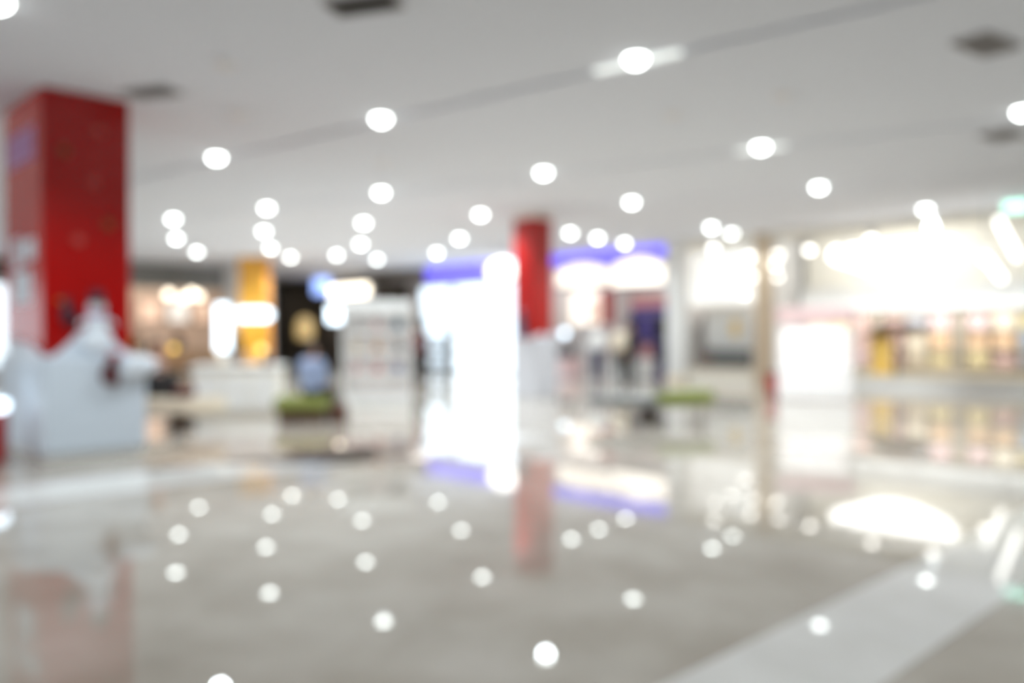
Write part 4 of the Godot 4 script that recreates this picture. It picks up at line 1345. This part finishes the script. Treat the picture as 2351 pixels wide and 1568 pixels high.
func hall_things() -> void:
	# round bench on a pedestal, grey with green cushion
	var p := on_level(1490, 968, 0)
	mushroom_bench("round grey pedestal bench with green cushion right of the slim column", p, 2.1, 1.1, 0.0, M.green, -0.6, 1.5, M.grey)
	# square green bench with a seated person at left
	p = on_level(690, 972, 0)
	var g := thing("bench", "square green upholstered bench under the seated person", "bench", p, 0.1)
	box("seat", M.green, Vector3(0, 0.31, -0.3), Vector3(0.86, 0.2, 0.7), g, 0.04)
	box("base", M.dark_wood, Vector3(0, 0.11, -0.3), Vector3(0.74, 0.22, 0.58), g, 0.01)
	person("sit", "seated person in pale blue shirt on the green bench, seen from behind", p + Vector3(0.13, -0.02, -0.25), PI - 0.3, M.shirt_blue, M.cloth_brown)
	var bx := thing("brown_bag", "dark brown bag on the floor right of the green bench", "bag", p + Vector3(0.62, 0, -0.1), 0.2)
	box("body", M.brown, Vector3(0, 0.16, 0), Vector3(0.26, 0.32, 0.2), bx, 0.05)
	var st := begin()
	add_tube(st, [Vector3(-0.08, 0.31, 0), Vector3(-0.05, 0.42, 0), Vector3(0.05, 0.42, 0), Vector3(0.08, 0.31, 0)], 0.012, 6)
	obj("handle", st, M.black, bx)
	# cream round bench with seated person in black
	p = on_level(410, 985, 0)
	mushroom_bench("round cream pedestal bench beside the large red column", p, 1.5, 0.9, 0.0, M.cream, 0.2, 3.0, M.cream)
	person("sit", "seated person in beige pink top and black trousers beside the large red column", p + Vector3(-0.46, 0.04, -0.3), PI / 2 + 0.4, M.pink_cloth, M.cloth_black)
	var rb := thing("red_bag", "dark red handbag on the round cream bench", "bag", p + Vector3(0.2, 0.502, 0.25), 0.2)
	box("body", M.maroon, Vector3(0, 0.08, 0), Vector3(0.3, 0.16, 0.14), rb, 0.04)
	st = begin()
	add_tube(st, [Vector3(-0.08, 0.15, 0), Vector3(-0.05, 0.26, 0), Vector3(0.05, 0.26, 0), Vector3(0.08, 0.15, 0)], 0.01, 6)
	obj("handle", st, M.black, rb)
	var kb := thing("black_bag", "large black bag on the round cream bench at the seated person's side", "bag", p + Vector3(-0.28, 0.445, -0.02), 0.1)
	box("body", M.black, Vector3(0, 0.2, 0), Vector3(0.52, 0.38, 0.2), kb, 0.07)
	box("flap", M.charcoal, Vector3(0, 0.3, 0.1), Vector3(0.46, 0.16, 0.03), kb, 0.01)
	st = begin()
	add_tube(st, [Vector3(-0.12, 0.37, 0), Vector3(-0.08, 0.46, 0), Vector3(0.08, 0.46, 0), Vector3(0.12, 0.37, 0)], 0.014, 6)
	obj("handle", st, M.black, kb)
	# pale counter kiosk
	p = on_level(540, 955, 0)
	var k := thing("kiosk_counter", "pale grey kiosk counter in front of the yellow column", "counter", p, 0.15)
	box("body", M.cream_paint, Vector3(0, 0.42, -0.5), Vector3(1.5, 0.84, 0.9), k, 0.03)
	box("worktop", M.white, Vector3(0, 0.87, -0.5), Vector3(1.6, 0.06, 1.0), k, 0.02)
	for i in 3:
		box("front_panel", M.white, Vector3(-0.48 + 0.48 * i, 0.42, -0.03), Vector3(0.44, 0.6, 0.03), k, 0.01)
	for i in 3:
		var j := thing("jar", "small %s jar on the pale kiosk counter" % ["cream", "tan", "brown"][i], "jar", p + Vector3(-0.4 + 0.4 * i, 0.901, -0.5), 0.0)
		st = begin()
		add_lathe(st, [Vector2(0, 0), Vector2(0.07, 0), Vector2(0.08, 0.03), Vector2(0.08, 0.16), Vector2(0.06, 0.2)], 16)
		obj("body", st, [M.cream, M.tan, M.brown][i], j)
		st = begin()
		add_lathe(st, [Vector2(0.065, 0.2), Vector2(0.065, 0.23), Vector2(0, 0.235)], 16)
		obj("lid", st, M.steel, j)
	# white display stand
	p = on_level(862, 932, 0)
	var d := thing("display_stand", "white open display stand left of the glowing light tower", "display stand", p + Vector3(0, 0, -0.3), 0.1)
	box("base", M.white, Vector3(0, 0.1, 0), Vector3(1.4, 0.2, 0.6), d, 0.02)
	for s in [-1, 1]:
		box("side_panel", M.white, Vector3(0.67 * s, 1.05, 0), Vector3(0.05, 1.7, 0.56), d, 0.01)
	for i in 3:
		box("shelf", M.white, Vector3(0, 0.62 + 0.45 * i, 0), Vector3(1.28, 0.04, 0.54), d, 0.01)
	box("header", M.white, Vector3(0, 1.98, 0), Vector3(1.42, 0.3, 0.58), d, 0.02)
	box("back_panel", M.soft_dim, Vector3(0, 1.0, -0.27), Vector3(1.28, 1.6, 0.03), d, 0.005)  # back panel given a faint glow to lift the stand, not a lamp
	var cols := ["pink", "rose", "slate_blue", "cream", "tan", "grey", "white", "pink", "teal"]
	var words := ["pink", "rose", "blue grey", "cream", "tan", "grey", "white", "pale pink", "teal"]
	for i in 9:
		var q := Vector3(-0.42 + 0.42 * (i % 3), 0.641 + 0.45 * (i / 3), 0.05).rotated(Vector3.UP, 0.1)
		var j := thing("bottle", "%s bottle on the %s shelf of the white display stand, %s" % [words[i], ["lower", "middle", "upper"][i / 3], ["left", "centre", "right"][i % 3]], "bottle", d.position + q, 0.0, "bottles on the white display stand")
		st = begin()
		add_lathe(st, [Vector2(0, 0), Vector2(0.08, 0), Vector2(0.09, 0.02), Vector2(0.09, 0.15), Vector2(0.04, 0.2), Vector2(0.04, 0.22)], 14)
		obj("body", st, M[cols[i]], j)
		st = begin()
		add_lathe(st, [Vector2(0.045, 0.22), Vector2(0.045, 0.255), Vector2(0, 0.26)], 12)
		obj("cap", st, M.steel, j)
	# standing person between the stand and the light tower
	p = at(955, 880, 22.5)
	p.y = 0
	person("stand", "standing person in maroon top between display stand and light tower", p, -2.6, M.maroon, M.cloth_black)
